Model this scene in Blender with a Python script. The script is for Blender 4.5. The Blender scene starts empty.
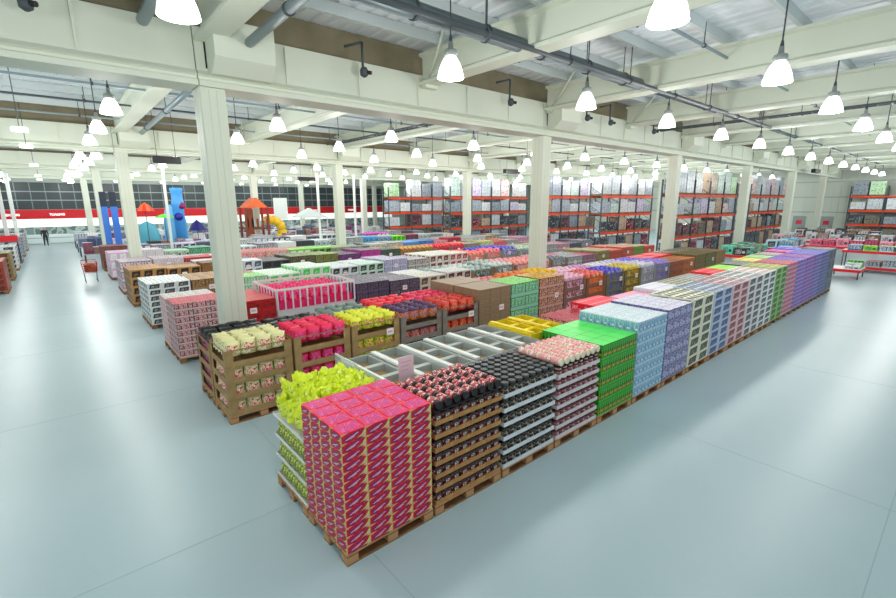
import bpy, math, random
from mathutils import Vector, Matrix
R = random.Random(7)
COL = bpy.context.scene.collection
PI = math.pi

# ---------------------------------------------------------------- materials
def lin(c):
    c = c / 255.0
    return c / 12.92 if c <= .04045 else ((c + .055) / 1.055) ** 2.4
def rgb(t):
    g = sum(t) / 3
    q = [min(255, max(0, g + (c - g) * 1.12)) for c in t]
    return (lin(q[0]), lin(q[1]), lin(q[2]), 1)
MATS = {}
def mat(col, rough=.55, metal=0.0, emit=0.0, alpha=1.0, trans=0.0):
    k = ('p', tuple(col), rough, metal, emit, alpha, trans)
    if k in MATS: return MATS[k]
    m = bpy.data.materials.new('plain'); m.use_nodes = True
    nt = m.node_tree; b = nt.nodes['Principled BSDF']
    b.inputs['Base Color'].default_value = rgb(col)
    b.inputs['Roughness'].default_value = rough
    b.inputs['Metallic'].default_value = metal
    if emit:
        b.inputs['Emission Color'].default_value = rgb(col)
        b.inputs['Emission Strength'].default_value = emit
    if alpha < 1: b.inputs['Alpha'].default_value = alpha
    if trans: b.inputs['Transmission Weight'].default_value = trans
    MATS[k] = m
    return m
def pmat(cols, scale=14.0, rough=.45, stretch=(1, 1, 1), seed=0.0):
    """printed packaging: crisp patches of a few ink colours"""
    k = ('n', tuple(map(tuple, cols)), scale, rough, stretch, seed)
    if k in MATS: return MATS[k]
    m = bpy.data.materials.new('printed'); m.use_nodes = True
    nt = m.node_tree; N = nt.nodes; L = nt.links; b = N['Principled BSDF']
    tc = N.new('ShaderNodeTexCoord'); mp = N.new('ShaderNodeMapping')
    mp.inputs['Scale'].default_value = stretch
    mp.inputs['Location'].default_value = (seed, seed * .7, seed * .3)
    no = N.new('ShaderNodeTexNoise'); no.inputs['Scale'].default_value = scale
    no.inputs['Detail'].default_value = 1.5
    cr = N.new('ShaderNodeValToRGB'); cr.color_ramp.interpolation = 'CONSTANT'
    n = len(cols)
    el = cr.color_ramp.elements
    el[0].position = 0; el[0].color = rgb(cols[0])
    el[1].position = .5 if n > 1 else .99; el[1].color = rgb(cols[1 % n])
    if n > 2:
        el[1].position = .44
        for i in range(2, n):
            e = el.new(.44 + .14 * (i - 1) / (n - 2)); e.color = rgb(cols[i])
    L.new(tc.outputs['Object'], mp.inputs[0]); L.new(mp.outputs[0], no.inputs['Vector'])
    L.new(no.outputs[0], cr.inputs[0]); L.new(cr.outputs[0], b.inputs['Base Color'])
    b.inputs['Roughness'].default_value = rough
    MATS[k] = m
    return m
def surf(c1, c2, scale, rough, detail=4.0, r2=None, bump=0.0):
    """large surface with soft mottling"""
    m = bpy.data.materials.new('surface'); m.use_nodes = True
    nt = m.node_tree; N = nt.nodes; L = nt.links; b = N['Principled BSDF']
    tc = N.new('ShaderNodeTexCoord'); no = N.new('ShaderNodeTexNoise')
    no.inputs['Scale'].default_value = scale; no.inputs['Detail'].default_value = detail
    cr = N.new('ShaderNodeValToRGB')
    cr.color_ramp.elements[0].position = .3; cr.color_ramp.elements[1].position = .7
    cr.color_ramp.elements[0].color = rgb(c1); cr.color_ramp.elements[1].color = rgb(c2)
    L.new(tc.outputs['Object'], no.inputs['Vector']); L.new(no.outputs[0], cr.inputs[0])
    L.new(cr.outputs[0], b.inputs['Base Color'])
    b.inputs['Roughness'].default_value = rough
    if r2 is not None:
        mr = N.new('ShaderNodeMapRange'); mr.inputs[3].default_value = rough; mr.inputs[4].default_value = r2
        L.new(no.outputs[0], mr.inputs[0]); L.new(mr.outputs[0], b.inputs['Roughness'])
    if bump:
        bp = N.new('ShaderNodeBump'); bp.inputs['Strength'].default_value = bump
        L.new(no.outputs[0], bp.inputs['Height']); L.new(bp.outputs[0], b.inputs['Normal'])
    return m
def wood_mat(c1, c2):
    k = ('w', c1, c2)
    if k in MATS: return MATS[k]
    m = surf(c1, c2, 6, .75); MATS[k] = m
    return m

# ---------------------------------------------------------------- mesh builder
class MB:
    def __init__(s): s.v = []; s.f = []; s.m = []; s.sm = []; s.mats = []
    def mi(s, m):
        if m not in s.mats: s.mats.append(m)
        return s.mats.index(m)
    def face(s, idx, m, smooth=False): s.f.append(idx); s.m.append(s.mi(m)); s.sm.append(smooth)
    def quad(s, pts, m):
        o = len(s.v); s.v += [tuple(p) for p in pts]; s.face(list(range(o, o + len(pts))), m); return s
    def box(s, x0, x1, y0, y1, z0, z1, m, top=None, front=None, left=None, right=None):
        o = len(s.v)
        s.v += [(x0, y0, z0), (x1, y0, z0), (x1, y1, z0), (x0, y1, z0), (x0, y0, z1), (x1, y0, z1), (x1, y1, z1), (x0, y1, z1)]
        for q, mm in (((3, 2, 1, 0), m), ((4, 5, 6, 7), top or m), ((0, 1, 5, 4), front or m), ((1, 2, 6, 5), right or m),
                      ((2, 3, 7, 6), m), ((3, 0, 4, 7), left or m)):
            s.face([o + i for i in q], mm)
        return s
    def bbox(s, x0, x1, y0, y1, z0, z1, m, b=.01):
        """box with chamfered vertical and top edges"""
        def ring(dx, z): 
            a0, a1, b0, b1 = x0 + dx, x1 - dx, y0 + dx, y1 - dx
            return [(a0 + b, b0, z), (a1 - b, b0, z), (a1, b0 + b, z), (a1, b1 - b, z), (a1 - b, b1, z), (a0 + b, b1, z), (a0, b1 - b, z), (a0, b0 + b, z)]
        s.loft([ring(0, z0), ring(0, z1 - b), ring(b, z1)], m)
        return s
    def loft(s, rings, m, smooth=False, cap=True):
        o = len(s.v); n = len(rings[0])
        for r in rings: s.v += [tuple(p) for p in r]
        for k in range(len(rings) - 1):
            mm = m[k] if isinstance(m, list) else m
            for i in range(n):
                j = (i + 1) % n
                s.face([o + k * n + i, o + k * n + j, o + (k + 1) * n + j, o + (k + 1) * n + i], mm, smooth)
        if cap:
            m0 = m[0] if isinstance(m, list) else m; m1 = m[-1] if isinstance(m, list) else m
            s.face([o + i for i in reversed(range(n))], m0); s.face([o + (len(rings) - 1) * n + i for i in range(n)], m1)
        return s
    def lathe(s, prof, n, m, at=(0, 0, 0), axis='z', cap=True, smooth=True, sx=1, sy=1):
        rings = []
        for r, h in prof:
            ring = []
            for i in range(n):
                a = 2 * PI * i / n; c, d = r * math.cos(a) * sx, r * math.sin(a) * sy
                p = (c, d, h) if axis == 'z' else ((c, h, -d) if axis == 'y' else (h, c, d))
                if axis == 'y': p = (c, h, -d)
                ring.append((p[0] + at[0], p[1] + at[1], p[2] + at[2]))
            rings.append(ring)
        if axis == 'y': pass
        return s.loft(rings, m, smooth, cap)
    def tube(s, p0, p1, r, m, n=8, r1=None):
        p0 = Vector(p0); p1 = Vector(p1); d = (p1 - p0).normalized()
        a = d.orthogonal().normalized(); b = d.cross(a)
        r1 = r if r1 is None else r1
        rings = [[tuple(p + rr * (math.cos(2 * PI * i / n) * a + math.sin(2 * PI * i / n) * b)) for i in range(n)] for p, rr in ((p0, r), (p1, r1))]
        return s.loft(rings, m, n > 4)
    def prism(s, pts, x0, x1, m):
        """profile pts are (y,z), extruded along x"""
        return s.loft([[(x0, y, z) for y, z in pts], [(x1, y, z) for y, z in pts]], m)
    def yprism(s, pts, y0, y1, m):
        return s.loft([[(x, y0, z) for x, z in pts], [(x, y1, z) for x, z in pts]], m)
    def build(s, name):
        me = bpy.data.meshes.new(name); me.from_pydata(s.v, [], s.f)
        for m in s.mats: me.materials.append(m)
        me.polygons.foreach_set('material_index', s.m); me.polygons.foreach_set('use_smooth', s.sm)
        me.update()
        return me
def fixn(me):
    import bmesh
    bm = bmesh.new(); bm.from_mesh(me); bmesh.ops.recalc_face_normals(bm, faces=bm.faces[:]); bm.to_mesh(me); bm.free()
    return me
def put(name, mesh, loc=(0, 0, 0), label=None, cat=None, group=None, parent=None, kind=None, rz=0.0, rx=0.0, ry=0.0):
    o = bpy.data.objects.new(name, mesh); COL.objects.link(o)
    o.location = loc
    if rz or rx or ry: o.rotation_euler = (rx, ry, rz)
    if parent: o.parent = parent
    if label: o['label'] = label
    if cat: o['category'] = cat
    if group: o['group'] = group
    if kind: o['kind'] = kind
    return o
def struct(name, mb, loc=(0, 0, 0)):
    return put(name, fixn(mb.build(name)), loc, kind='structure')
def empty(name, loc, label, cat, group=None, rz=0.0): return put(name, None, loc, label, cat, group, rz=rz)
ORD = ['first', 'second', 'third', 'fourth', 'fifth', 'sixth', 'seventh', 'eighth', 'ninth', 'tenth', 'eleventh', 'twelfth', 'thirteenth',
       'fourteenth', 'fifteenth', 'sixteenth', 'seventeenth', 'eighteenth', 'nineteenth', 'twentieth', 'twenty-first', 'twenty-second', 'twenty-third', 'twenty-fourth', 'twenty-fifth']

# ---------------------------------------------------------------- shared materials
WHITE = mat((238, 240, 236), .5); CREAM = mat((226, 228, 210), .55)
STEEL = mat((150, 160, 165), .4, .6); DGREY = mat((70, 78, 82), .5); BLACK = mat((20, 20, 22), .5)
PAINT = surf((217, 222, 207), (221, 226, 211), .4, .55, 1)
KRAFT = wood_mat((168, 122, 72), (190, 142, 88)); KRAFTD = wood_mat((124, 100, 62), (146, 120, 76))
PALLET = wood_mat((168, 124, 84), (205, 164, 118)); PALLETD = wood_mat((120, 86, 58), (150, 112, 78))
GREYBOARD = mat((205, 210, 208), .55); CARD = mat((250, 244, 244), .5)
RED = mat((214, 24, 40), .5)

# ---------------------------------------------------------------- setting
XW, YW, ZR = 64.0, 66.0, 8.0
fl = MB(); fl.quad([(-16, -8, 0), (XW, -8, 0), (XW, YW, 0), (-16, YW, 0)], surf((172, 193, 199), (182, 202, 207), .25, .28, 3, .36))
jm = mat((160, 180, 186), .5)
for k in range(14):
    x = -3.2 + 5.43 * k; fl.box(x, x + .012, -8, YW, 0, .0012, jm)
for k in range(14):
    y = -5 + 5.2 * k; fl.box(-16, XW, y, y + .012, 0, .0014, jm)
struct('floor', fl)
ce = MB(); dm = surf((234, 240, 244), (242, 247, 250), .8, .5, 2)
pts = []
n = int(80 / .4)
for k in range(n):
    x = -16 + k * .4
    pts += [(x, ZR), (x + .24, ZR), (x + .27, ZR + .05), (x + .37, ZR + .05)]
for k in range(len(pts) - 1):
    (a, z0), (b, z1) = pts[k], pts[k + 1]
    ce.quad([(a, -8, z0), (a, YW, z0), (b, YW, z1), (b, -8, z1)], dm)
ce.box(-16, XW, -8, YW, ZR + .06, ZR + .16, dm)
put('ceiling', ce.build('ceiling'), kind='structure')
# far wall: lower storey with a glowing white strip, red fascia with white lettering, dark glazed upper band
wb = MB(); wpale = mat((244, 248, 244), .5); wdk = mat((46, 60, 62), .35)
wb.box(-16, XW, YW, YW + .2, 0, 9, mat((196, 206, 200), .6))
struct('wall_back', wb)
w2 = MB(); ribs = mat((206, 212, 202), .55)
w2.box(XW, XW + .2, -8, YW, 0, 9, ribs)
for k in range(120):
    y = -7.6 + k * .6; w2.box(XW - .03, XW, y, y + .3, 0, 8.6, ribs)
struct('wall_right', w2)
for k, z in enumerate((2.6, 4.2, 5.8, 7.0)):
    g = MB(); g.box(XW - .14, XW - .03, -8, YW, z, z + .1, mat((168, 178, 172), .5)); struct('trim_%d' % (k + 1), g)
t = MB(); t.box(-10, 44, YW - .25, YW, 2.3, 3.25, RED); struct('trim_5', t)
win = MB(); win.box(-10, 44, YW - .06, YW, 3.3, 6.1, wdk)
for k in range(46):
    x = -9.8 + 1.2 * k; win.box(x, x + .08, YW - .12, YW - .06, 3.3, 6.1, mat((120, 138, 138), .4, .4))
for z in (4.2, 5.1): win.box(-10, 44, YW - .13, YW - .06, z, z + .1, mat((150, 165, 165), .4, .3))
struct('window_1', win)
lb = MB(); lb.box(-10, 44, YW - .1, YW, 1.45, 2.3, mat((250, 255, 248), .5, emit=.8)); lb.box(-10, 44, YW - .12, YW, 0, 1.45, pmat([(140, 160, 158), (190, 204, 200), (110, 130, 130)], 1.5)); struct('wall_lit_back', lb)  # white strip emits: brightness of the lit area put into its material
for k, d in enumerate((10.6, 13.0)):
    dd = MB(); dd.box(XW - .09, XW - .02, d, d + 1.2, 0, 2.2, mat((150, 160, 158), .5)); dr = struct('door_%d' % (k + 1), dd)
    s = MB(); s.box(XW - .14, XW - .09, d + .35, d + .85, 1.3, 1.75, mat((200, 40, 70), .5)); put('door_sign', s.build('door_sign'), parent=dr, kind=None)
    h = MB(); h.tube((XW - .14, d + .12, .95), (XW - .14, d + .12, 1.15), .02, STEEL); put('door_handle', h.build('door_handle'), parent=dr)
# lettering on the red fascia (flat-cut letters)
def lettering(text, x, z, size, mtl, label):
    cu = bpy.data.curves.new('sign_lettering', 'FONT'); cu.body = text; cu.size = size; cu.extrude = .02; cu.offset = .02; cu.align_x = 'CENTER'
    ob = bpy.data.objects.new('sign_lettering', cu)
    me = bpy.data.meshes.new_from_object(ob); bpy.data.objects.remove(ob)
    me.materials.clear(); me.materials.append(mtl)
    return put('sign_lettering', me, (x, YW - .28, z), label, 'sign', rx=PI / 2)
SIGNW = mat((255, 250, 252), .5, emit=.5)
lettering('TUALING', 0.5, 2.64, .3, SIGNW, 'white letters on the red fascia nearest the aisle end')
lettering('SEATING', -3.1, 2.64, .3, SIGNW, 'white letters on the red fascia left of the aisle, behind two thin posts')
lettering('SERVICE DELI', 29.6, 2.64, .3, SIGNW, 'white letters on red fascia left of the broad far pillar')
lettering('BAKERY', 36.2, 2.64, .3, SIGNW, 'white letters on red fascia seen right of the broad far pillar')

# ---------------------------------------------------------------- columns, beams, roof steel
PX = [2.8 + 10.87 * k for k in range(-1, 6)]
LY = [10.75, 26.3, 41.85, 57.4]
cm = MB(); cm.bbox(-.25, .25, -.25, .25, 0, 6.2, PAINT, .03)
seam = mat((206, 208, 192), .6)
for x in (-.07, .07): cm.box(x - .006, x + .006, -.254, -.25, 0, 6.12, seam)
for y in (-.07, .07): cm.box(-.254, -.25, y - .006, y + .006, 0, 6.12, seam)
colm = fixn(cm.build('column'))
LN = ['nearest beam', 'second beam', 'third beam', 'farthest beam']
for j, y in enumerate(LY):
    for k, x in enumerate(PX[1:]):
        put('support_column', colm, (x, y, 0), 'square cream column under the %s, %s from the aisle' % (LN[j], ORD[k]), 'column', 'square cream columns holding up the roof beams')
prof = [(-.37, .0), (-.37, .10), (-.30, .13), (-.30, .18), (-.36, .21), (-.26, .30), (-.22, 1.1), (.22, 1.1), (.30, .3), (.36, .2), (.36, .0)]
def beam_mesh(x0, x1):
    b = MB(); b.prism([(y, z + 6.15) for y, z in prof], x0, x1, PAINT)
    n = 6
    for k in range(1, n):
        x = x0 + (x1 - x0) * k / n
        b.box(x - .02, x + .02, -.29, -.2, 6.46, 7.2, PAINT)
    return b
corb = MB(); corb.prism([(-.85, 6.62), (-.85, 7.28), (-.2, 7.28), (-.2, 6.36), (-.55, 6.36)], 0, 1.15, PAINT)
corb.box(-.03, 0, -.26, -.2, 6.5, 7.2, BLACK)
corbm = fixn(corb.build('corbel'))
for j, y in enumerate(LY):
    for k in range(len(PX)):
        x0 = PX[k] - .25; x1 = (PX[k + 1] - .27) if k < 6 and k + 1 < len(PX) else XW - .1
        o = put('roof_beam', fixn(beam_mesh(x0, x1).build('roof_beam')), (0, y, 0),
                'long cream %s, %s' % (LN[j], 'left of the first column' if k == 0 else 'span starting at the %s column from the aisle' % ORD[k - 1]), 'beam', 'long cream roof beams')
        if k > 0:
            put('corbel', corbm, (PX[k] - .05, y, 0) if True else None, None, None, None).parent = o
            bpy.context.view_layer  # noqa
            COL.objects[-1].location = (PX[k] - .05, 0, 0)
BOARD = surf((128, 120, 98), (142, 134, 110), 2, .7)
n = 6
for j, y in enumerate(LY):
    t = MB(); t.box(-16, XW, y + .12, y + .18, 7.25, 7.98, BOARD); struct('trim_%d' % (n + j), t)
RX = [2.8 + 5.435 * k for k in range(-2, 12)]
YB = [-8] + LY + [YW]
for k, x in enumerate(RX):
    for j in range(5):
        y0 = YB[j] + (.0 if j == 0 else .2); y1 = YB[j + 1] - .25
        b = MB(); w = .2
        b.yprism([(-.24, 6.98), (.24, 6.98), (.24, 7.06), (.1, 7.14), (.1, 7.66), (.22, 7.7), (.22, 7.76), (-.22, 7.76), (-.22, 7.7), (-.1, 7.66), (-.1, 7.14), (-.24, 7.06)], y0, y1, PAINT)
        put('roof_rafter', fixn(b.build('roof_rafter')), (x, 0, 0), 'white rafter crossing overhead, %s from the left in the %s roof bay' % (ORD[k], ORD[j]), 'rafter', 'white roof rafters')
PUR = mat((206, 214, 214), .45)
pu = MB(); pu.prism([(0, 7.76), (.09, 7.76), (.09, 7.78), (.015, 7.78), (.015, 7.97), (.09, 7.97), (.09, 7.99), (0, 7.99)], -16, XW, PUR); pum = fixn(pu.build('purlin'))
k = 0; y = -7.5
while y < 65:
    put('roof_purlin', pum, (0, y, 0), 'thin steel purlin under the roof deck, one of many parallel', 'purlin', 'parallel steel purlins under the roof deck'); y += 1.55; k += 1
# braces near the beams
for j, yb in enumerate(LY[:2]):
    for k in range(0, 10):
        x = 8.25 + 5.435 * k
        b = MB()
        b.tube((x - .5, yb - 1.6, 7.95), (x - .05, yb - .35, 7.0), .035, PAINT); b.tube((x + .5, yb - 1.6, 7.95), (x + .05, yb - .35, 7.0), .035, PAINT)
        b.box(x - .2, x + .2, yb - .5, yb - .3, 6.9, 7.0, PAINT)
        put('roof_brace', b.build('roof_brace'), (0, 0, 0), 'V-shaped white brace on the %s, %s from left' % (LN[j], ORD[k]), 'brace', 'V-shaped roof braces')
# pipes, ducts, trays
DUCT = mat((98, 112, 118), .45, .2); DUCTL = mat((150, 164, 170), .4, .4)
def pipe(name, p0, p1, r, m, label, cat, hangers=0, cap=True):
    o = empty(name, p0, label, cat)
    P = Vector(p1) - Vector(p0)
    b = MB(); b.tube((0, 0, 0), P, r, m, 14); put('pipe', fixn(b.build('pipe')), parent=o)
    for k in range(hangers):
        q = P * ((k + .5) / hangers)
        h = MB(); h.tube((q.x, q.y, q.z + r), (q.x, q.y, q.z + (7.95 - p0[2])), .012, DGREY, 6)
        ax = P.normalized() * .03; h.tube(q - ax, q + ax, r + .02, DGREY, 14)
        put('hanger', h.build('hanger'), parent=o)
    return o
pipe('ventilation_duct', (-8, 7.0, 7.15), (13.2, 7.0, 7.15), .15, DUCT, 'thick grey round duct running lengthwise overhead', 'duct', 12)
pipe('cable_conduit', (-8, 6.62, 6.98), (24, 6.62, 6.98), .06, DGREY, 'thin dark pipe running below the thick grey duct', 'pipe', 12)
pipe('cable_conduit', (13.6, 7.0, 7.1), (60, 7.0, 7.1), .07, DUCT, 'grey pipe continuing beyond the capped end of the thick duct', 'pipe', 16)
pipe('drain_pipe', (1.72, -3, 7.15), (1.72, 10.35, 7.1), .1, DUCTL, 'grey drain pipe ending on the near beam left of the first column', 'pipe', 3)
pipe('drain_pipe', (3.4, -3, 7.15), (3.4, 10.1, 6.95), .09, DUCTL, 'grey drain pipe ending at the corbel above the first column', 'pipe', 3)
pipe('drain_pipe', (.95, -3, 7.3), (.95, 10.4, 7.3), .05, DGREY, 'slim dark pipe left of the grey drain pipe overhead', 'pipe', 2)
pipe('drain_pipe', (3.6, 13, 7.2), (3.6, 26, 7.0), .09, DUCTL, 'grey drain pipe behind the near beam by the first column', 'pipe', 3)
for k, (y, z) in enumerate([(4.9, 7.45), (14.2, 7.3), (17.2, 7.25), (20.5, 7.3), (24, 7.3), (29.5, 7.3), (36, 7.3), (39.5, 7.3), (48, 7.3), (52, 7.3)]):
    pipe('sprinkler_pipe', (-12, y, z), (XW - 1, y, z), .035, DGREY if k % 2 else DUCTL, 'thin sprinkler pipe under the roof, %s from the front' % ORD[k], 'pipe', 14)
def tray(x, y0, y1, z, w, label):
    o = empty('cable_tray', (x, y0, z), label, 'cable tray'); L = y1 - y0
    for s in (0, w):
        b = MB(); b.box(s, s + .03, 0, L, 0, .07, DGREY); put('side_rail', b.build('side_rail'), parent=o)
    b = MB(); b.box(0.03, w, 0, .03, 0, .02, DGREY); rm_ = b.build('rung')
    for k in range(int(L / .35)): put('rung', rm_, (0, k * .35, 0), parent=o)
    for k in range(int(L / 3)):
        h = MB(); h.tube((w / 2, k * 3 + 1, 0.02), (w / 2, k * 3 + 1, 7.95 - z), .012, DGREY, 6); h.box(0, w, k * 3 + .98, k * 3 + 1.02, -.03, 0, DGREY)
        put('hanger', h.build('hanger'), parent=o)
tray(8.75, -2, 10.3, 7.25, .45, 'ladder cable tray hung overhead beside the duct, running crosswise')
tray(21.3, -2, 10.3, 7.0, .35, 'dark cable tray overhead on the right, running crosswise')
tray(12.9, 12, 26, 7.2, .35, 'cable tray behind the near beam, running crosswise')
for k, (x, y, z, w) in enumerate([(5.1, 13.5, 6.75, 1.1), (27, 24, 6.0, 1.6), (4.3, 24.5, 5.65, 1.1), (16, 36, 5.6, 1.6), (48, 9.6, 6.1, 1.8), (56, 3.5, 6.4, 2.2)]):
    b = MB(); b.bbox(-w / 2, w / 2, -.15, .15, 0, .3, BLACK, .02)
    o = put('ceiling_heater', fixn(b.build('ceiling_heater')), (x, y, z), 'black rectangular heater hung under the roof, %s nearest' % ORD[k], 'heater')
    h = MB(); h.tube((-w / 3, 0, .3), (-w / 3, 0, 7.95 - z), .012, DGREY, 6); h.tube((w / 3, 0, .3), (w / 3, 0, 7.95 - z), .012, DGREY, 6); put('hanger', h.build('hanger'), parent=o)
# small spotlights / cameras on brackets of the near beam
for k, x in enumerate((0.15, 6.05, 11.2, 15.4, 17.0, 20.6)):
    o = empty('security_camera', (x, 10.1, 6.85), 'dark camera on a bracket of the nearest beam, %s from the left' % ORD[k], 'camera')
    b = MB(); b.tube((0, 0, .15), (0, 0, .7), .03, DGREY); b.tube((0, 0, .7), (-.3, .3, .62), .03, DGREY); put('bracket', b.build('bracket'), parent=o)
    b = MB(); b.lathe([(.03, -.12), (.09, -.08), (.1, .03), (.06, .1)], 12, DGREY, (0, -.05, .05)); b.tube((.0, -.05, .05), (.12, -.18, .02), .045, BLACK); put('camera_head', b.build('camera_head'), parent=o)

# ---------------------------------------------------------------- pendant lamps
SHADE = mat((250, 252, 248), .4, emit=3.0)
sh = MB(); sh.lathe([(.24, 0), (.232, .05), (.205, .15), (.16, .25), (.12, .32), (.09, .35)], 20, SHADE, cap=False)
sh.lathe([(.24, 0), (.247, -.012), (.24, -.02), (.215, .0), (.19, .0)], 20, SHADE, cap=False)
shm = sh.build('lamp_shade')
bl = MB(); bl.lathe([(.1, .35), (.12, .37), (.125, .42), (.11, .46), (.05, .48), (.04, .6)], 14, mat((170, 175, 172), .4, .3)); blm = bl.build('lamp_ballast')
rdm = {}
bulb = MB(); bulb.lathe([(.01, .1), (.06, .13), (.07, .2), (.05, .26), (.03, .34)], 10, mat((255, 255, 250), .4, emit=12)); bulbm = bulb.build('bulb')
ROWY = [2.9, 6.8, 14.9, 19.0, 23.0, 30.4, 34.4, 38.4, 46, 50, 54, 61]
LAMPZ = 6.14
cnt = 0
for j, y in enumerate(ROWY):
    step = 1 if j < 8 else 2
    for k in range(-2, 14):
        x = (6.04 + 4.5 * (k - 1)) if j == 0 else 1.52 + (4.4 if j == 1 else 4.25) * k
        if k < 0 and j < 3 and k == -2: continue
        if x > 62: continue
        if step == 2 and k > 6: continue
        o = empty('pendant_lamp', (x, y, LAMPZ if j else 6.05), 'white bell lamp, %s row from front, %s' % (ORD[j], ('%s to right of aisle lamps' % ORD[k - 1]) if k > 0 else ('above the left aisle' if k == 0 else '%s to left of aisle lamps' % ORD[-k - 1])), 'lamp', 'bell pendant lamps under the roof')
        put('lamp_shade', shm, parent=o); put('bulb', bulbm, parent=o); put('ballast', blm, parent=o)
        if 'c' not in rdm:
            c = MB(); c.tube((0, 0, .6), (0, 0, 1.9), .014, DGREY, 6); c.lathe([(.02, .58), (.035, .62), (.02, .7)], 8, DGREY); rdm['c'] = c.build('cord')
        put('cord', rdm['c'], parent=o)
        cnt += 1
def plight(x, y, z, e, r=.25):
    l = bpy.data.lights.new('lamp_light', 'POINT'); l.energy = e; l.shadow_soft_size = r; l.color = (1, .99, .96)
    o = bpy.data.objects.new('lamp_light', l); o.location = (x, y, z); COL.objects.link(o)
for j, y in enumerate(ROWY):
    for k in range(-1, 14):
        if j > 7 and k > 6: continue
        plight((6.04 + 4.5 * (k - 1)) if j == 0 else 1.52 + (4.4 if j == 1 else 4.25) * k, y, 5.8, 98)
# dense strip of lamps seen down the aisle, and small square high-level floodlights left of it
sq = MB(); sq.bbox(-.2, .2, -.2, .2, 0, .12, mat((245, 250, 250), .4, emit=3), .03); sqm = fixn(sq.build('floodlight'))
for k, y in enumerate((20, 25.6, 37.6, 51.5, 60)):
    o = put('square_floodlight', sqm, (-.38, y, 6.1), 'small square white floodlight above the aisle, %s nearest' % ORD[k], 'floodlight', 'square floodlights above the aisle')
    h = MB(); h.tube((0, 0, .12), (0, 0, 1.85), .012, DGREY, 6); put('cord', h.build('cord'), parent=o)
st = MB(); st.bbox(-.07, .07, -.9, .9, 0, .12, mat((250, 253, 250), .4, emit=3), .04); stm = fixn(st.build('strip_light'))
yy_ = 27.4
k = 0
while yy_ < 64:
    if abs(yy_ - 41.85) > .9 and abs(yy_ - 57.4) > .9 and all(abs(yy_ - q) > .6 for q in ROWY) and abs(yy_ - 29.5) > .3 and abs(yy_ - 36) > .3 and abs(yy_ - 39.5) > .3 and abs(yy_ - 48) > .3 and abs(yy_ - 52) > .3:
        o = empty('pendant_lamp', (1.95, yy_, 5.95), 'white bell lamp in the dense line right of the far aisle', 'lamp', 'bell lamps in the dense line right of the far aisle')
        for nm_, mm_ in (('lamp_shade', shm), ('bulb', bulbm), ('ballast', blm), ('cord', rdm['c'])): put(nm_, mm_, parent=o)
    yy_ += 2.45
for side, x, y0 in (('left', -3.0, 40.0),):
    y = y0; k = 0
    while y < 64:
        if abs(y - 41.85) > 1.1 and abs(y - 57.4) > 1.1:
            o = put('strip_light', stm, (x, y, 5.9), 'white strip light in the bright line on the %s of the far aisle' % side, 'strip light', 'strip lights on the %s of the far aisle' % side)
            h = MB() if 'h' not in rdm else None
            if h: h.tube((0, 0, .12), (0, 0, 2.05), .012, DGREY, 6); rdm['h'] = h.build('cord')
            put('cord', rdm['h'], parent=o)
        y += 2.1; k += 1

exec_goods = True
# ---------------------------------------------------------------- goods: shared pieces
MC = {}
def pallet_parts(full):
    if 'pd' not in MC:
        d = MB()
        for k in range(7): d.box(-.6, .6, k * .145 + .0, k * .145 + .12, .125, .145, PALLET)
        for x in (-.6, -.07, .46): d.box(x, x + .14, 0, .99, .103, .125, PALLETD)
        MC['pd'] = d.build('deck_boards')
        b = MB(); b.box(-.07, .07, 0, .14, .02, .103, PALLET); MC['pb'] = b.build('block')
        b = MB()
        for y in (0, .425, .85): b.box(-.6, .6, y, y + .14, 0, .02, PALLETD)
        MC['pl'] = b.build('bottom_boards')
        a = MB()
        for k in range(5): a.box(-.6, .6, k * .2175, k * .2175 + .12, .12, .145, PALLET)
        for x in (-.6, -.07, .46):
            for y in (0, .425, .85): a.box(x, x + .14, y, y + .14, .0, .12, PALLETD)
        MC['pa'] = a.build('pallet')
    return MC
def pallet(x, y, desc, full=False):
    m = pallet_parts(full)
    lab = 'wooden pallet under the ' + desc
    if full:
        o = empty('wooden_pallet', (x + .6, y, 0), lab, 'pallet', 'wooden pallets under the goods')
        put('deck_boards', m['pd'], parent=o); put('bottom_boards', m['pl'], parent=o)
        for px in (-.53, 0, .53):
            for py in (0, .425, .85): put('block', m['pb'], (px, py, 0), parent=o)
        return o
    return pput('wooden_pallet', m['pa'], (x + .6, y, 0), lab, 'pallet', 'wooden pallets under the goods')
def cached(key, fn):
    if key not in MC: MC[key] = fn()
    return MC[key]
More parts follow.
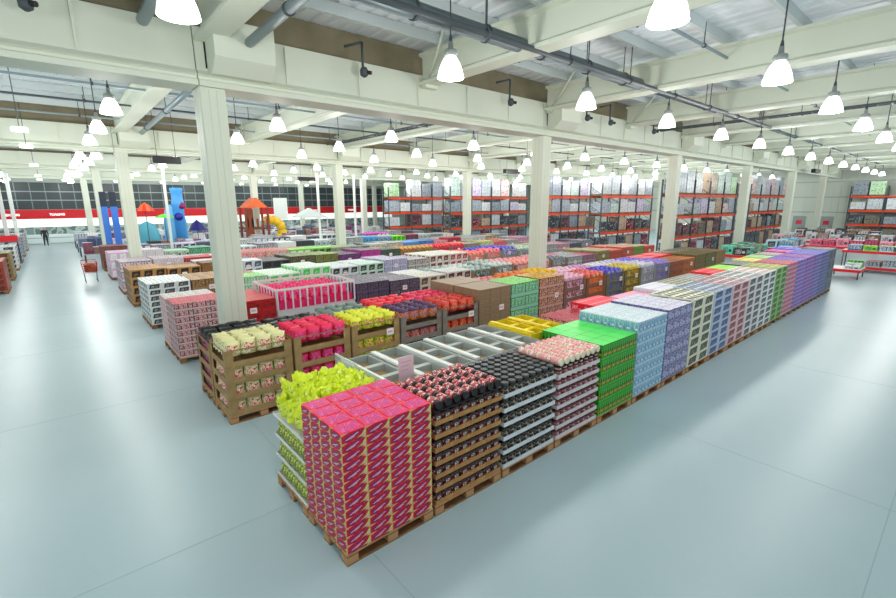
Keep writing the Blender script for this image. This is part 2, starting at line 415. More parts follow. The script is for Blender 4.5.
def closed_carton(w, d, h, base, top, pr, kind):
    """origin at lower front left corner"""
    g = .003
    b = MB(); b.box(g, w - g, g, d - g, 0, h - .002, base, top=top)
    e = .0015
    def panel(fx, pts, m):   # fx: 'f' front (y=0) or 'l' left (x=0) or 't' top; pts in 0..1
        q = []
        for u, v in pts:
            if fx == 'f': q.append((g + u * (w - 2 * g), g - e, v * h))
            elif fx == 'l': q.append((g - e, d - g - u * (d - 2 * g), v * h))
            elif fx == 'r': q.append((w - g + e, g + u * (d - 2 * g), v * h))
            else: q.append((g + u * (w - 2 * g), g + v * (d - 2 * g), h - .002 + e))
        b.quad(q, m)
    if kind == 'swoosh':
        for fx in 'flr':
            panel(fx, [(.0, .04), (.2, .0), (.56, .02), (.84, .4), (1, .8), (.9, 1), (.3, 1), (.0, .8)], pr[0])
            e = .0025; panel(fx, [(.04, .2), (.34, .08), (.74, .46), (.9, .86), (.46, .9), (.1, .6)], pr[1])
            e = .0035; panel(fx, [(.14, .3), (.2, .26), (.7, .7), (.66, .76)], pr[2])
            panel(fx, [(.3, .28), (.36, .28), (.56, .46), (.52, .5)], pr[2]); e = .0015
            panel(fx, [(.5, 0), (.78, 0), (.9, .16), (.7, .12)], BLACK)
            panel(fx, [(.8, .3), (1, .5), (1, .9), (.94, .8)], pr[3])
        panel('t', [(.08, .1), (.92, .1), (.92, .9), (.08, .9)], pr[4])
    elif kind == 'bottles':
        n = 4
        for fx in 'flr':
            for i in range(n):
                c = (i + .5) / n; a = .3 / n
                panel(fx, [(c - a, .12), (c + a, .12), (c + a, .5), (c + a * .35, .66), (c + a * .35, .84), (c - a * .35, .84), (c - a * .35, .66), (c - a, .5)], pr[0])
                e = .0025; panel(fx, [(c - a, .2), (c + a, .24), (c + a, .42), (c - a, .38)], pr[1 + i % 2]); e = .0015
            panel(fx, [(0, .9), (1, .9), (1, .98), (0, .98)], pr[3])
    elif kind == 'window':
        for fx in 'flr':
            panel(fx, [(.12, .1), (.82, .16), (.88, .86), (.2, .8)], pr[0])
            e = .0025; panel(fx, [(.26, .22), (.7, .26), (.74, .62), (.3, .58)], pr[1]); e = .0015
        for a_ in range(3):
            for c_ in range(2): panel('t', [(.05 + a_ * .32, .06 + c_ * .48), (.27 + a_ * .32, .06 + c_ * .48), (.3 + a_ * .32, .42 + c_ * .48), (.08 + a_ * .32, .42 + c_ * .48)], pr[2])
    elif kind == 'label':
        for fx in 'flr':
            panel(fx, [(.1, .2), (.6, .2), (.6, .8), (.1, .8)], pr[0]); panel(fx, [(.66, .3), (.9, .3), (.9, .6), (.66, .6)], pr[1])
        panel('t', [(0, .46), (1, .46), (1, .54), (0, .54)], pr[1])
    elif kind == 'band':
        for fx in 'flr':
            panel(fx, [(0, .0), (1, .0), (1, .26), (0, .26)], pr[1])
            for i in range(4): panel(fx, [(.03 + i * .25, .3), (.22 + i * .25, .3), (.22 + i * .25, .92), (.03 + i * .25, .92)], pr[0])
        for i in range(4):
            for j in range(3): panel('t', [(.03 + i * .25, .04 + j * .33), (.22 + i * .25, .04 + j * .33), (.22 + i * .25, .3 + j * .33), (.03 + i * .25, .3 + j * .33)], pr[2])
    return b.build('carton')
def tray_mesh(w, d, h, m, wall=.006):
    b = MB(); g = .002
    b.box(g, w - g, g, d - g, 0, .006, m)
    b.box(g, w - g, g, g + wall, .006, h, m); b.box(g, w - g, d - g - wall, d - g, .006, h, m)
    b.box(g, g + wall, g + wall, d - g - wall, .006, h, m); b.box(w - g - wall, w - g, g + wall, d - g - wall, .006, h, m)
    return b.build('tray')
def jar_mesh(r, h, glass, label, lid):
    b = MB(); b.lathe([(r * .85, 0), (r, .01), (r, h * .16), (r * 1.01, h * .17), (r * 1.01, h * .6), (r, h * .62), (r, h * .7), (r * .78, h * .8), (r * .75, h * .82)], 12,
                      [glass, glass, label, label, label, glass, glass, glass])
    body = b.build('jar')
    l = MB(); l.lathe([(r * .84, h * .81), (r * .86, h * .83), (r * .86, h * .97), (r * .8, h)], 12, lid)
    return body, l.build('lid')
def bag_mesh(w, d, h, body, label, seed, top=None, crinkle=.012, smooth=True):
    rr = random.Random(seed); nu, nv = 7, 8
    b = MB(); V = {}
    for s in (-1, 1):
        for i in range(nu + 1):
            for j in range(nv + 1):
                u = i / nu * 2 - 1; v = j / nv
                edge = (i in (0, nu)) or j == nv
                prof_ = (1 - abs(u) ** 3) * (math.sin(PI * min(1, (v * .8 + .2))) ** .55 if v < 1 else 0)
                yy = s * d / 2 * prof_ + (0 if edge else rr.uniform(-crinkle, crinkle))
                xx = u * w / 2 * (1 - .12 * math.sin(PI * v)) + rr.uniform(-.004, .004)
                zz = v * h + (rr.uniform(-crinkle, crinkle) if j == nv else 0)
                if s == 1 and edge: V[(s, i, j)] = V[(-1, i, j)]; continue
                V[(s, i, j)] = len(b.v); b.v.append((xx, yy, zz))
    for s in (-1, 1):
        for i in range(nu):
            for j in range(nv):
                m = body
                if 1 <= i < nu - 1 and 2 <= j < 6: m = label
                if top and j >= 6: m = top
                q = [V[(s, i, j)], V[(s, i + 1, j)], V[(s, i + 1, j + 1)], V[(s, i, j + 1)]]
                b.face(q if s == -1 else q[::-1], m, smooth)
    bt = [V[(-1, i, 0)] for i in range(nu + 1)]; tb = [V[(1, i, 0)] for i in range(nu, -1, -1)][1:-1]
    b.face((bt + tb)[::-1], body)
    return b.build('bag')
def crate_mesh(w, d, h, m, inside=None):
    """open cardboard display crate with a window in each side"""
    b = MB(); t = .012; g = .004
    b.box(g, w - g, g, d - g, 0, .01, m)
    for (x0, x1, y0, y1, ax) in ((g, w - g, g, g + t, 0), (g, w - g, d - g - t, d - g, 0), (g, g + t, g + t, d - g - t, 1), (w - g - t, w - g, g + t, d - g - t, 1)):
        b.box(x0, x1, y0, y1, .01, h * .3, m); b.box(x0, x1, y0, y1, h * .93, h - .003, m)
        L = (x1 - x0) if ax == 0 else (y1 - y0); p = L * .12
        if ax == 0: b.box(x0, x0 + p, y0, y1, h * .3, h * .93, m); b.box(x1 - p, x1, y0, y1, h * .3, h * .93, m)
        else: b.box(x0, x1, y0, y0 + p, h * .3, h * .93, m); b.box(x0, x1, y1 - p, y1, h * .3, h * .93, m)
    if inside: b.box(t * 1.6 + .02, w - t * 1.6 - .02, t * 1.6 + .02, d - t * 1.6 - .02, .012, h * .9, inside)
    return b.build('display_crate')

PITCH = 1.24; X0 = 1.92
def sx(i): return X0 + PITCH * i
ROWN = {1: 'nearest row', 2: 'second row', 3: 'third row', 4: 'fourth row', 5: 'fifth row', 6: 'sixth row', 7: 'seventh row', 8: 'eighth row', 9: 'ninth row', 10: 'tenth row', 11: 'eleventh row', 12: 'twelfth row'}
def locstr(i, row, side): return '%s pallet from left, %s of %s' % (ORD[i], side, ROWN[row])

def shell(nx, ny, nl, left, below=None):
    for l in range(nl):
        for ix in range(nx):
            for iy in range(ny):
                if l == nl - 1 or iy == 0 or (left and ix == 0): yield ix, iy, l

CUR = [None]
def root_of(i, row, side, y, desc):
    loc = locstr(i, row, side)
    return empty('pallet_load', (sx(i) + .6, y, 0), 'load of %ss, %s' % (desc, loc), 'pallet load', 'pallet loads in the %s' % ROWN[row])
def pput(name, me, loc, lab, cat, g, rz=0.0, rx=0.0, ry=0.0):
    r_ = CUR[0]
    if r_ is None: return put(name, me, loc, lab, cat, g, rz=rz, rx=rx, ry=ry)
    return put(name, me, (loc[0] - r_.location.x, loc[1] - r_.location.y, loc[2]), parent=r_, rz=rz, rx=rx, ry=ry)
def cartons(x, y, w, d, z0, z1, nx, ny, nl, mesh_fn, name, desc, loc, cat='carton', left=False, group=None):
    cw, cd, ch = w / nx, d / ny, (z1 - z0) / nl
    me = mesh_fn(cw, cd, ch)
    lab = '%s, %s' % (desc, loc)
    g = group or lab
    for ix, iy, l in shell(nx, ny, nl, left):
        pput(name, me, (x + ix * cw, y + iy * cd, z0 + l * ch), lab, cat, g)
PZ = .147

# =============================== nearest row, front side (built piece by piece)
Y1 = 3.94
def row1(i, desc): return pallet(sx(i), Y1, desc, True)
# 0 pink cartons
row1(0, 'pink printed cartons at the near corner')
inks = [pmat([(190, 16, 44), (224, 24, 48), (150, 20, 70)], 22), pmat([(120, 26, 110), (196, 24, 70), (90, 30, 120)], 34), mat((236, 216, 226)), mat((214, 226, 130)),
        pmat([(222, 14, 92), (158, 36, 150), (240, 90, 160), (206, 10, 70)], 26, seed=1.2)]
def pinkm(w, d, h): return closed_carton(w, d, h, pmat([(222, 206, 150), (226, 190, 150), (190, 206, 110)], 16), mat((236, 24, 76)), inks, 'swoosh')
cartons(sx(0) + .01, Y1 + .0, 1.18, 1.0, PZ, 1.57, 4, 4, 13, pinkm, 'printed_carton', 'flat pink and red printed carton stacked at the near corner pallet', 'nearest row', 'carton', True)
# 1 brown trays, lying jars on top
row1(1, 'brown trays of red-labelled jars')
def jar_stack(i, nl, z1, trc, jarcols, r, tray_name, jdesc, tdesc, top):
    x0 = sx(i) + .01; ch = (z1 - PZ) / nl; tw = .295
    th = .062
    tm = tray_mesh(tw, .5, th, trc)
    body, lid = jar_mesh(r, ch - .012, *jarcols)
    for l in range(nl):
        for ix in range(4):
            for iy in range(2):
                if l < nl - 1 and iy > 0: continue
                put('cardboard_tray', tm, (x0 + ix * tw, Y1 + iy * .5, PZ + l * ch), tdesc, 'tray', tdesc)
        for k in range(8):
            o = put('jar', body, (x0 + .0738 + k * .1475, Y1 + .012 + r, PZ + l * ch + .006), jdesc, 'jar', jdesc)
            if l >= nl - 2: put('lid', lid, parent=o)
        if l == nl - 1 and top == 'upright':
            for k in range(8):
                for q in range(1, 7):
                    o = put('jar', body, (x0 + .0738 + k * .1475, Y1 + .012 + r + q * .138, PZ + l * ch + .006), jdesc, 'jar', jdesc); put('lid', lid, parent=o)
jar_stack(1, 7, 1.42, KRAFT, (mat((44, 18, 18), .2), pmat([(140, 26, 40), (60, 20, 24), (226, 214, 206), (30, 16, 20)], 22), mat((30, 26, 26), .4)), .07, '', 'red and black jar in the brown trays right of the pink cartons',
          'brown cardboard tray of jars right of the pink cartons', 'flat')
def lying(i, z, r, L, body_c, label_c, lid_c, desc, n=8, m=4, under=None):
    b = MB(); b.lathe([(r * .9, 0), (r, .01), (r, L * .12), (r * 1.01, L * .13), (r * 1.01, L * .75), (r, L * .76), (r * .9, L * .8)], 12, [body_c, body_c, label_c, label_c, label_c, body_c], axis='y', at=(0, 0, 0))
    jb = fixn(b.build('jar'))
    l = MB(); l.lathe([(r * .86, -.035), (r * .92, -.03), (r * .92, 0), (r * .8, .004)], 12, lid_c, axis='y'); lm = fixn(l.build('lid'))
    for k in range(n):
        for q in range(m):
            rr = random.Random(k * 31 + q * 7 + i)
            o = put('lying_jar', jb, (sx(i) + .085 + k * .148, Y1 + .04 + q * (L + .01), z + r + .002), desc, 'jar', desc, rz=rr.uniform(-.06, .06))
            o.rotation_euler[1] = rr.uniform(0, 6.28)
            put('lid', lm, parent=o)
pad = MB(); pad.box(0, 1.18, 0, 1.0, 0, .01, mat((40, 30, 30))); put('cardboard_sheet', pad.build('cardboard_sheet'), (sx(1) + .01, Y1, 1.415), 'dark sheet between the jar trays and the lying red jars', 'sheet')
lying(1, 1.425, .062, .205, mat((90, 30, 34), .3), pmat([(186, 40, 56), (236, 226, 220), (120, 24, 34), (214, 90, 90)], 16), mat((22, 20, 22), .3), 'red and white jar lying with its black lid toward the front, on brown trays')
# 2 black-lidded jars
row1(2, 'white trays of black-lidded jars')
jar_stack(2, 6, 1.44, mat((226, 230, 232), .5), (mat((34, 28, 26), .15), pmat([(26, 22, 24), (60, 52, 50), (190, 180, 160), (20, 18, 20)], 16), mat((70, 74, 76), .35)), .066, '', 'dark jar with a black lid in the white trays',
          'white tray holding black-lidded jars, third pallet of the nearest row', 'upright')
# 3 pink jars
row1(3, 'white trays of pink jars')
jar_stack(3, 7, 1.36, mat((224, 214, 216), .5), (mat((96, 44, 48), .25), pmat([(150, 70, 80), (196, 130, 130), (90, 40, 50), (214, 186, 180)], 22), mat((236, 214, 200), .4)), .068, '', 'small maroon jar with a cream lid in the pinkish trays',
          'pinkish white tray of maroon jars, fourth pallet of the nearest row', 'flat')
put('cardboard_sheet', pad.build('cardboard_sheet'), (sx(3) + .01, Y1, 1.36), 'dark sheet between the pinkish trays and the lying pink jars', 'sheet')
lying(3, 1.372, .064, .205, mat((236, 170, 160), .35), pmat([(240, 170, 170), (250, 214, 206), (226, 130, 136), (250, 236, 226)], 14), mat((244, 232, 206), .4), 'pink jar lying with its cream lid toward the front, on pinkish trays')
# 4 green cartons
row1(4, 'bright green bottle cartons')
gr = mat((74, 200, 60), .35)
def greenm(w, d, h): return closed_carton(w, d, h, mat((62, 176, 50), .4), mat((84, 226, 96), .35), [mat((50, 60, 24)), mat((190, 90, 40)), mat((214, 170, 60)), mat((40, 140, 40))], 'bottles')
cartons(sx(4) + .01, Y1, 1.2, 1.3, PZ, 1.47, 4, 4, 5, greenm, 'bottle_carton', 'bright green carton printed with bottles', 'fifth pallet of the nearest row', 'carton', True)
# 5 light blue cartons
row1(5, 'pale blue cartons')
def lbm(w, d, h): return closed_carton(w, d, h, pmat([(150, 190, 214), (190, 214, 226), (120, 168, 200)], 18), pmat([(206, 222, 230), (226, 234, 238), (188, 208, 222)], 12), [mat((120, 172, 206)), mat((110, 160, 196)), mat((232, 240, 246)), mat((214, 228, 238))], 'bottles')
cartons(sx(5) + .01, Y1, 1.2, 1.3, PZ, 1.66, 4, 4, 7, lbm, 'bottle_carton', 'pale blue carton with a bottle print', 'sixth pallet of the nearest row', 'carton', True)
# 6 purple and white
row1(6, 'purple and white packs')
def ppm(w, d, h): return closed_carton(w, d, h, pmat([(96, 96, 170), (160, 160, 200), (130, 130, 120), (70, 66, 160)], 15), pmat([(226, 224, 234), (200, 196, 224), (240, 240, 244)], 10), [pmat([(120, 110, 190), (210, 205, 225), (90, 84, 120)], 30), mat((200, 196, 214)), mat((236, 236, 244))], 'label')
cartons(sx(6) + .01, Y1, 1.2, 1.3, PZ, 1.70, 4, 3, 6, ppm, 'shrink_wrapped_pack', 'shrink-wrapped purple and white pack', 'seventh pallet of the nearest row', 'pack', True)
# 7..18
spec = [
 ('W', 'cream case with a dark window', (232, 230, 204), (50, 46, 38), (60, 60, 56), 1.74, 7),
 ('W', 'blue-framed case with a dark window', (190, 202, 224), (50, 64, 110), (56, 58, 60), 1.76, 8),
 ('W', 'pinkish case with a red-brown window', (236, 196, 200), (116, 36, 46), (50, 50, 52), 1.78, 8),
 ('W', 'white and maroon case with dark window', (232, 228, 230), (60, 38, 46), (54, 50, 52), 1.8, 8),
 ('W', 'white case with small black window', (240, 242, 240), (46, 50, 48), (214, 150, 130), 1.82, 9),
 ('W', 'green case with a dark window', (140, 196, 96), (36, 56, 34), (226, 110, 80), 1.84, 9),
 ('S', 'purple and red striped tray', (190, 120, 150), (214, 196, 210), (230, 90, 110), 1.86, 11),
 ('S', 'lilac striped tray', (140, 110, 180), (190, 170, 206), (130, 84, 214), 1.86, 12),
 ('S', 'violet striped tray', (126, 100, 176), (176, 160, 200), (170, 70, 190), 1.87, 12),
 ('S', 'mauve grey striped tray', (112, 104, 146), (170, 166, 190), (110, 80, 220), 1.88, 12),
 ('S', 'slate blue striped tray', (86, 94, 122), (140, 150, 170), (90, 90, 200), 1.88, 12),
 ('W', 'slate grey case with a tall black panel', (104, 116, 130), (24, 28, 34), (90, 96, 110), 1.9, 4)]
def make_case(kind, base, sec, top, w, d, h):
    def f():
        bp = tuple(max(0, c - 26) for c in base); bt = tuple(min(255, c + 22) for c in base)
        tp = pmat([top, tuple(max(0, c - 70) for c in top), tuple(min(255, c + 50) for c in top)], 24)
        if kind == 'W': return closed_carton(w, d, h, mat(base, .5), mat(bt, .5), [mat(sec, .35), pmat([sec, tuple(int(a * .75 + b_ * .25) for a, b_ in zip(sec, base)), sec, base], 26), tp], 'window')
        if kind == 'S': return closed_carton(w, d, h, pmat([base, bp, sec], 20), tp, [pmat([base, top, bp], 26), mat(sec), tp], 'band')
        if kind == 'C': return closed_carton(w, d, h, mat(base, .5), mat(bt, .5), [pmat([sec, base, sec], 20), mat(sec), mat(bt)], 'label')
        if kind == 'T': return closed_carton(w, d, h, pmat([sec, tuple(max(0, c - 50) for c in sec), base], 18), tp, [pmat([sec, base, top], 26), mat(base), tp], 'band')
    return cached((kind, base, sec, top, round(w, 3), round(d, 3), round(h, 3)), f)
for q, (kind, desc, base, sec, top, z1, nl) in enumerate(spec):
    i = 7 + q
    loc = locstr(i, 1, 'front')
    pallet(sx(i), Y1, 'goods, ' + loc, i < 12)
    nx = 2 if kind == 'W' else 3
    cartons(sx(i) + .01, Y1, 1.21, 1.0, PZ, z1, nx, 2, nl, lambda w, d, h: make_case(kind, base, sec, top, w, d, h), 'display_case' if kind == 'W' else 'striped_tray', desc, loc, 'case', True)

# =============================== nearest row, back side
Y1b = 4.97
row = 1
p = pallet(sx(0), Y1b, 'white trays of lime green bags', True)
wt = tray_mesh(1.18, 1.0, .04, mat((228, 230, 232)))
limeb = [bag_mesh(.2, .13, .25, mat((222, 236, 60), .35), pmat([(196, 214, 40), (236, 244, 110), (130, 150, 60)], 16), s, crinkle=.018) for s in range(4)]
limel = bag_mesh(.23, .12, .235, pmat([(160, 170, 70), (196, 206, 110), (100, 110, 60)], 10), pmat([(214, 226, 120), (120, 130, 60)], 20), 9)
for l in range(4):
    put('display_tray', wt, (sx(0) + .01, Y1b, PZ + l * .3), 'white tray of lime green bags behind the pink cartons', 'tray', 'white trays behind the pink cartons')
    n_side = 6
    for k in range(n_side):
        if l < 3: put('snack_bag', limel, (sx(0) + .1, Y1b + .1 + k * .16, PZ + l * .3 + .008), 'green and kraft bag standing in the white trays behind the pink cartons', 'bag', 'bags in the lower white trays', rz=-PI / 2 if False else PI / 2)
limeb = [bag_mesh(.21, .1, .25, mat((222, 236, 60), .3), pmat([(206, 222, 50), (236, 246, 120), (170, 186, 60)], 20), q + 20, crinkle=.016, smooth=False) for q in range(5)]
for ix in range(10):
    for iy in range(8):
        rr = random.Random(ix * 9 + iy)
        put('snack_bag', limeb[rr.randrange(5)], (sx(0) + .11 + ix * .112, Y1b + .09 + iy * .117, PZ + .91 + .28 * (1 if 0 < ix < 9 else .25) * rr.uniform(.75, 1.15)), 'crinkled lime yellow bag on top behind the pink cartons', 'bag', 'lime yellow bags on top behind the pink cartons', rz=rr.uniform(-.5, .5) + (PI / 2 if rr.random() < .55 else 0), rx=rr.uniform(-.3, .3), ry=rr.uniform(-.2, .2))
# grey display bins with cells, then a yellow one
def bin_thing(x, y, w, d, zt, m, railm, label, nx=2, ny=3, rails=True):
    o = empty('display_bin', (x, y, 0), label, 'display bin', 'open bins with cells behind the jars')
    b = MB(); t = .015
    b.box(0, w, 0, t, .15, zt, m); b.box(0, w, d - t, d, .15, zt, m); b.box(0, t, t, d - t, .15, zt, m); b.box(w - t, w, t, d - t, .15, zt, m); b.box(t, w - t, t, d - t, .15, .7, m)
    put('bin_body', b.build('bin_body'), parent=o)
    g = MB(); 
    for k in range(1, nx): g.box(w * k / nx - .03, w * k / nx + .03, t, d - t, zt - .3, zt - .02, m)
    for k in range(1, ny): g.box(t, w - t, d * k / ny - .05, d * k / ny + .05, zt - .3, zt - .03, m)
    put('cell_divider', g.build('cell_divider'), parent=o)
    r = MB()
    for k in range(nx): r.box(w * (k + .04) / nx, w * (k + .04) / nx + .09, .02, d - .02, zt, zt + .035, railm)
    if ny > 2 and m is not railm or not rails: pass
    put('top_rail', r.build('top_rail'), parent=o)
    bx = []
    for i in range(nx):
        for j in range(ny):
            c = MB(); c.bbox(0, .3, 0, .24, .7, zt - .09, KRAFTD, .01)
            put('brown_box', cached('cellbox%s' % zt, lambda: fixn(c.build('brown_box'))), (x + w * (i + .5) / nx - .13, y + d * (j + .5) / ny - .12, 0), 'brown box sunk in a cell of the open bins', 'box', 'brown boxes in the bin cells')
for k in range(3):
    pallet(sx(1) + .05 + k * 1.13, Y1b + .05, 'grey bin, %s behind the jars' % ORD[k])
    bin_thing(sx(1) + .05 + k * 1.13, Y1b + .05, 1.12, 1.45, 1.38, mat((184, 190, 186), .5), WHITE, 'grey open bin with cells and white rails, %s behind the jars' % ORD[k])
YEL = mat((240, 214, 40), .4)
pallet(6.62, Y1b + .31, 'yellow latticed bin')
bin_thing(6.62, Y1b + .31, 1.1, 1.15, 1.42, YEL, YEL, 'yellow open bin with a lattice top, behind the lying pink jars', 2, 3)
PLEX = mat((214, 228, 226), .1, alpha=.35)
for k, (x, y0, y1) in enumerate([(3.14, 5.05, 5.75), (3.16, 5.8, 6.5)]):
    b = MB(); b.box(0, .012, 0, y1 - y0, 0, .55, PLEX); b.box(0, .014, 0, y1 - y0, .53, .56, WHITE); b.box(0, .014, 0, .03, 0, .53, WHITE)
    put('clear_divider', b.build('clear_divider'), (x, y0, .96), 'clear plastic divider %s the lime bags' % ('right of' if k == 0 else 'behind'), 'divider')
o = empty('price_sign', (3.5, 4.99, 1.42), 'pale pink price sign standing above the pink cartons', 'sign')
b = MB(); b.box(-.13, .13, 0, .006, .0, .36, mat((244, 214, 222), .5)); put('sign_card', b.build('sign_card'), parent=o)
b = MB()
for k in range(3): b.box(-.09, .09 - k * .03, -.002, 0, .28 - k * .06, .295 - k * .06, mat((222, 184, 198), .5))
put('print_lines', b.build('print_lines'), parent=o)
b = MB(); b.tube((0, .02, -.1), (0, .02, .1), .008, STEEL, 6); put('sign_stem', b.build('sign_stem'), parent=o)
# further back-side pallets
back1 = [
 (5, 'crimson striped pack', 'T', (200, 190, 196), (170, 20, 54), (196, 30, 70), 1.36, 0),
 (6, 'bright red carton', 'C', (222, 24, 52), (250, 200, 210), (226, 30, 60), 1.5, 0),
 (7, 'pink and white carton', 'C', (240, 150, 180), (250, 220, 230), (246, 170, 196), 1.5, 0),
 (8, 'white lilac carton', 'C', (226, 224, 232), (190, 186, 214), (232, 230, 240), 1.6, 0),
 (9, 'black and cream bottle case', 'W', (206, 206, 180), (44, 44, 40), (50, 50, 46), 1.6, 0),
 (10, 'grey and white case', 'W', (214, 218, 216), (60, 60, 60), (90, 92, 90), 1.6, 0),
 (11, 'red carton', 'C', (224, 36, 44), (250, 210, 210), (230, 40, 50), 1.66, 0),
 (12, 'lime green carton', 'C', (150, 220, 70), (230, 250, 190), (160, 236, 80), 1.66, 0),
 (13, 'grey carton', 'T', (150, 160, 164), (110, 120, 126), (160, 170, 174), 1.7, 0),
 (14, 'yellow carton', 'C', (226, 206, 110), (150, 130, 60), (236, 214, 120), 1.72, 0),
 (15, 'pale green carton', 'C', (160, 206, 140), (90, 150, 80), (176, 220, 150), 1.74, 0),
 (16, 'pinkish white pack', 'T', (230, 210, 214), (190, 150, 160), (232, 214, 216), 1.76, 0),
 (17, 'magenta carton', 'C', (190, 70, 150), (230, 190, 220), (180, 60, 160), 1.8, 0),
 (18, 'royal blue carton', 'C', (90, 80, 200), (210, 210, 240), (96, 84, 210), 1.82, 0)]
for (i, desc, kind, base, sec, top, z1, _) in back1:
    yb = Y1b + (.32 if i < 7 else .02)
    xx = sx(i) + (.0 if i != 5 else 0)
    loc = locstr(i, 1, 'back')
    pallet(xx, yb, 'goods, ' + loc)
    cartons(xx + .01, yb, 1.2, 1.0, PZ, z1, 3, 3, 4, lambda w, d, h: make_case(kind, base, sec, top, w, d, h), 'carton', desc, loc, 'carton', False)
loc = locstr(4, 1, 'back')

# =============================== second and further rows
CARDM = MB(); CARDM.box(-.09, .09, 0, .006, 0, .15, CARD); CARDM.box(-.06, .06, -.001, 0, .05, .1, mat((236, 180, 190))); CARDM = CARDM.build('price_card')
def card(x, y, z, loc): put('price_card', CARDM, (x, y - .012, z), 'small white price card on the goods, ' + loc, 'price card', 'small white price cards on the stacks')
def bagcolors(body, label, top): 
    bm = pmat([body, tuple(min(255, c + 34) for c in body), tuple(max(0, c - 44) for c in body)], 14)
    return bm, pmat([label, body, tuple(min(255, c + 60) for c in label)], 22), (mat(top, .35) if top else None)
def bagstack(i, row, side, y, desc, crate, body, label, top, z1, detail):
    loc = locstr(i, row, side); x = sx(i)
    CUR[0] = root_of(i, row, side, y, desc) if row >= 4 else None
    pallet(x, y, 'goods, ' + loc, row == 2 and i < 5 and side == 'front')
    nl = 4 if row == 2 else 3
    ch = (z1 - PZ) / nl
    cm_ = wood_mat(crate, tuple(min(255, c + 22) for c in crate))
    bm, lm, tm = bagcolors(body, label, top)
    cmesh = cached(('crate', crate, round(ch, 3), detail, body), lambda: crate_mesh(1.2, 1.0, ch, cm_, None if detail else pmat([body, label, top or body], 12)))
    lab = '%s display crate, %s' % ({True: 'brown cardboard', False: 'grey cardboard'}[crate[0] - crate[2] > 20], loc)
    gl = '%s, %s' % (desc, loc)
    bm2 = [cached(('bag', body, label, top, s), lambda: bag_mesh(.29, .2, .27, bm, lm, s, tm, crinkle=.016)) for s in range(3)]
    for l in range(nl):
        pput('display_crate', cmesh, (x + .01, y, PZ + l * ch), lab, 'crate', lab)
        if detail and l < nl - 1:
            for k in range(4):
                put('snack_bag', bm2[k % 3], (x + .2 + k * .27, y + .13, PZ + l * ch + .012), gl, 'bag', gl)
            if i == 0:
                for k in range(2): put('snack_bag', bm2[k % 3], (x + .13, y + .42 + k * .3, PZ + l * ch + .012), gl, 'bag', gl, rz=PI / 2)
    ny = (5 if side == 'front' and row == 2 and i < 12 else 3) if row <= 3 else 2
    nxb = 4
    for ix in range(nxb):
        for iy in range(ny):
            rr = random.Random(i * 50 + ix * 7 + iy + row)
            o = pput('snack_bag', bm2[rr.randrange(3)], (x + .18 + ix * .28, y + (.13 + iy * .185 if ny == 5 else (.18 + iy * .31 if ny == 3 else .22 + iy * .5)), z1 - ch * .62 + (0.06 if ny > 2 else .12)), gl, 'bag', gl, rz=rr.uniform(-.2, .2), rx=rr.uniform(-.12, .12))
            if ny < 5: o.scale = (1.08, {3: 1.6, 2: 2.3}[ny], 1)
    CUR[0] = None
def casestack(i, row, side, y, desc, kind, base, sec, top, z1, nx, ny, nl, name='carton', cat='carton'):
    loc = locstr(i, row, side)
    CUR[0] = root_of(i, row, side, y, desc) if row >= 4 else None
    pallet(sx(i), y, 'goods, ' + loc)
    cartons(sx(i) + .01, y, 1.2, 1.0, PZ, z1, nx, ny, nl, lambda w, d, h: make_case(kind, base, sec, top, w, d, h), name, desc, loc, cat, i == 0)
    CUR[0] = None
Y2 = 8.22
BR = (150, 122, 80)
GY = (120, 112, 104)
r2 = [
 ('B', 'cream snack bag with magenta label', BR, (236, 232, 176), (204, 44, 110), (240, 236, 180), 1.37),
 ('B', 'pink-red snack bag', BR, (226, 40, 90), (214, 70, 150), (240, 50, 96), 1.37),
 ('B', 'lime yellow snack bag with red label', BR, (206, 222, 60), (206, 60, 90), (236, 240, 70), 1.37),
 ('B', 'dark purple and orange snack bag', GY, (210, 120, 60), (120, 80, 130), (80, 50, 90), 1.35),
 ('B', 'red and orange snack bag', GY, (190, 50, 36), (226, 110, 50), (206, 60, 44), 1.35),
 ('C', 'plain brown carton', (140, 118, 92), (150, 128, 102), (176, 158, 132), 1.66, 3, 3, 7),
 ('T', 'mint green tray with lime top', (150, 206, 176), (110, 160, 136), (130, 232, 90), 1.66, 2, 2, 4),
 ('T', 'dark red bottle tray with yellow top', (206, 160, 150), (110, 26, 28), (240, 180, 30), 1.68, 3, 2, 5),
 ('B', 'mauve and brown bag', (120, 84, 74), (226, 180, 206), (150, 80, 80), (240, 190, 214), 1.45),
 ('B', 'orange-brown bag', (120, 74, 50), (196, 90, 50), (226, 130, 60), (226, 100, 90), 1.42),
 ('B', 'blue and olive bag', (100, 96, 80), (90, 90, 190), (120, 120, 60), (70, 70, 200), 1.42),
 ('B', 'yellow bag', (104, 88, 50), (206, 180, 60), (150, 120, 40), (220, 196, 70), 1.42),
 ('B', 'silver white bag', (140, 140, 150), (196, 196, 206), (150, 150, 170), (216, 214, 226), 1.42),
 ('B', 'lilac bag', (120, 120, 140), (160, 140, 200), (110, 110, 160), (170, 140, 226), 1.42),
 ('C', 'orange-topped brown carton', (150, 84, 50), (110, 54, 34), (226, 130, 60), 1.42, 2, 2, 4),
 ('C', 'orange brown carton', (176, 100, 46), (120, 64, 34), (230, 146, 60), 1.42, 2, 2, 4),
 ('T', 'olive brown pack', (120, 104, 50), (96, 84, 44), (140, 120, 60), 1.5, 3, 2, 4),
 ('T', 'olive green pack', (110, 116, 56), (84, 80, 40), (126, 120, 60), 1.5, 3, 2, 4),
 ('T', 'bronze brown pack', (150, 120, 60), (100, 74, 36), (160, 130, 80), 1.5, 3, 2, 4)]
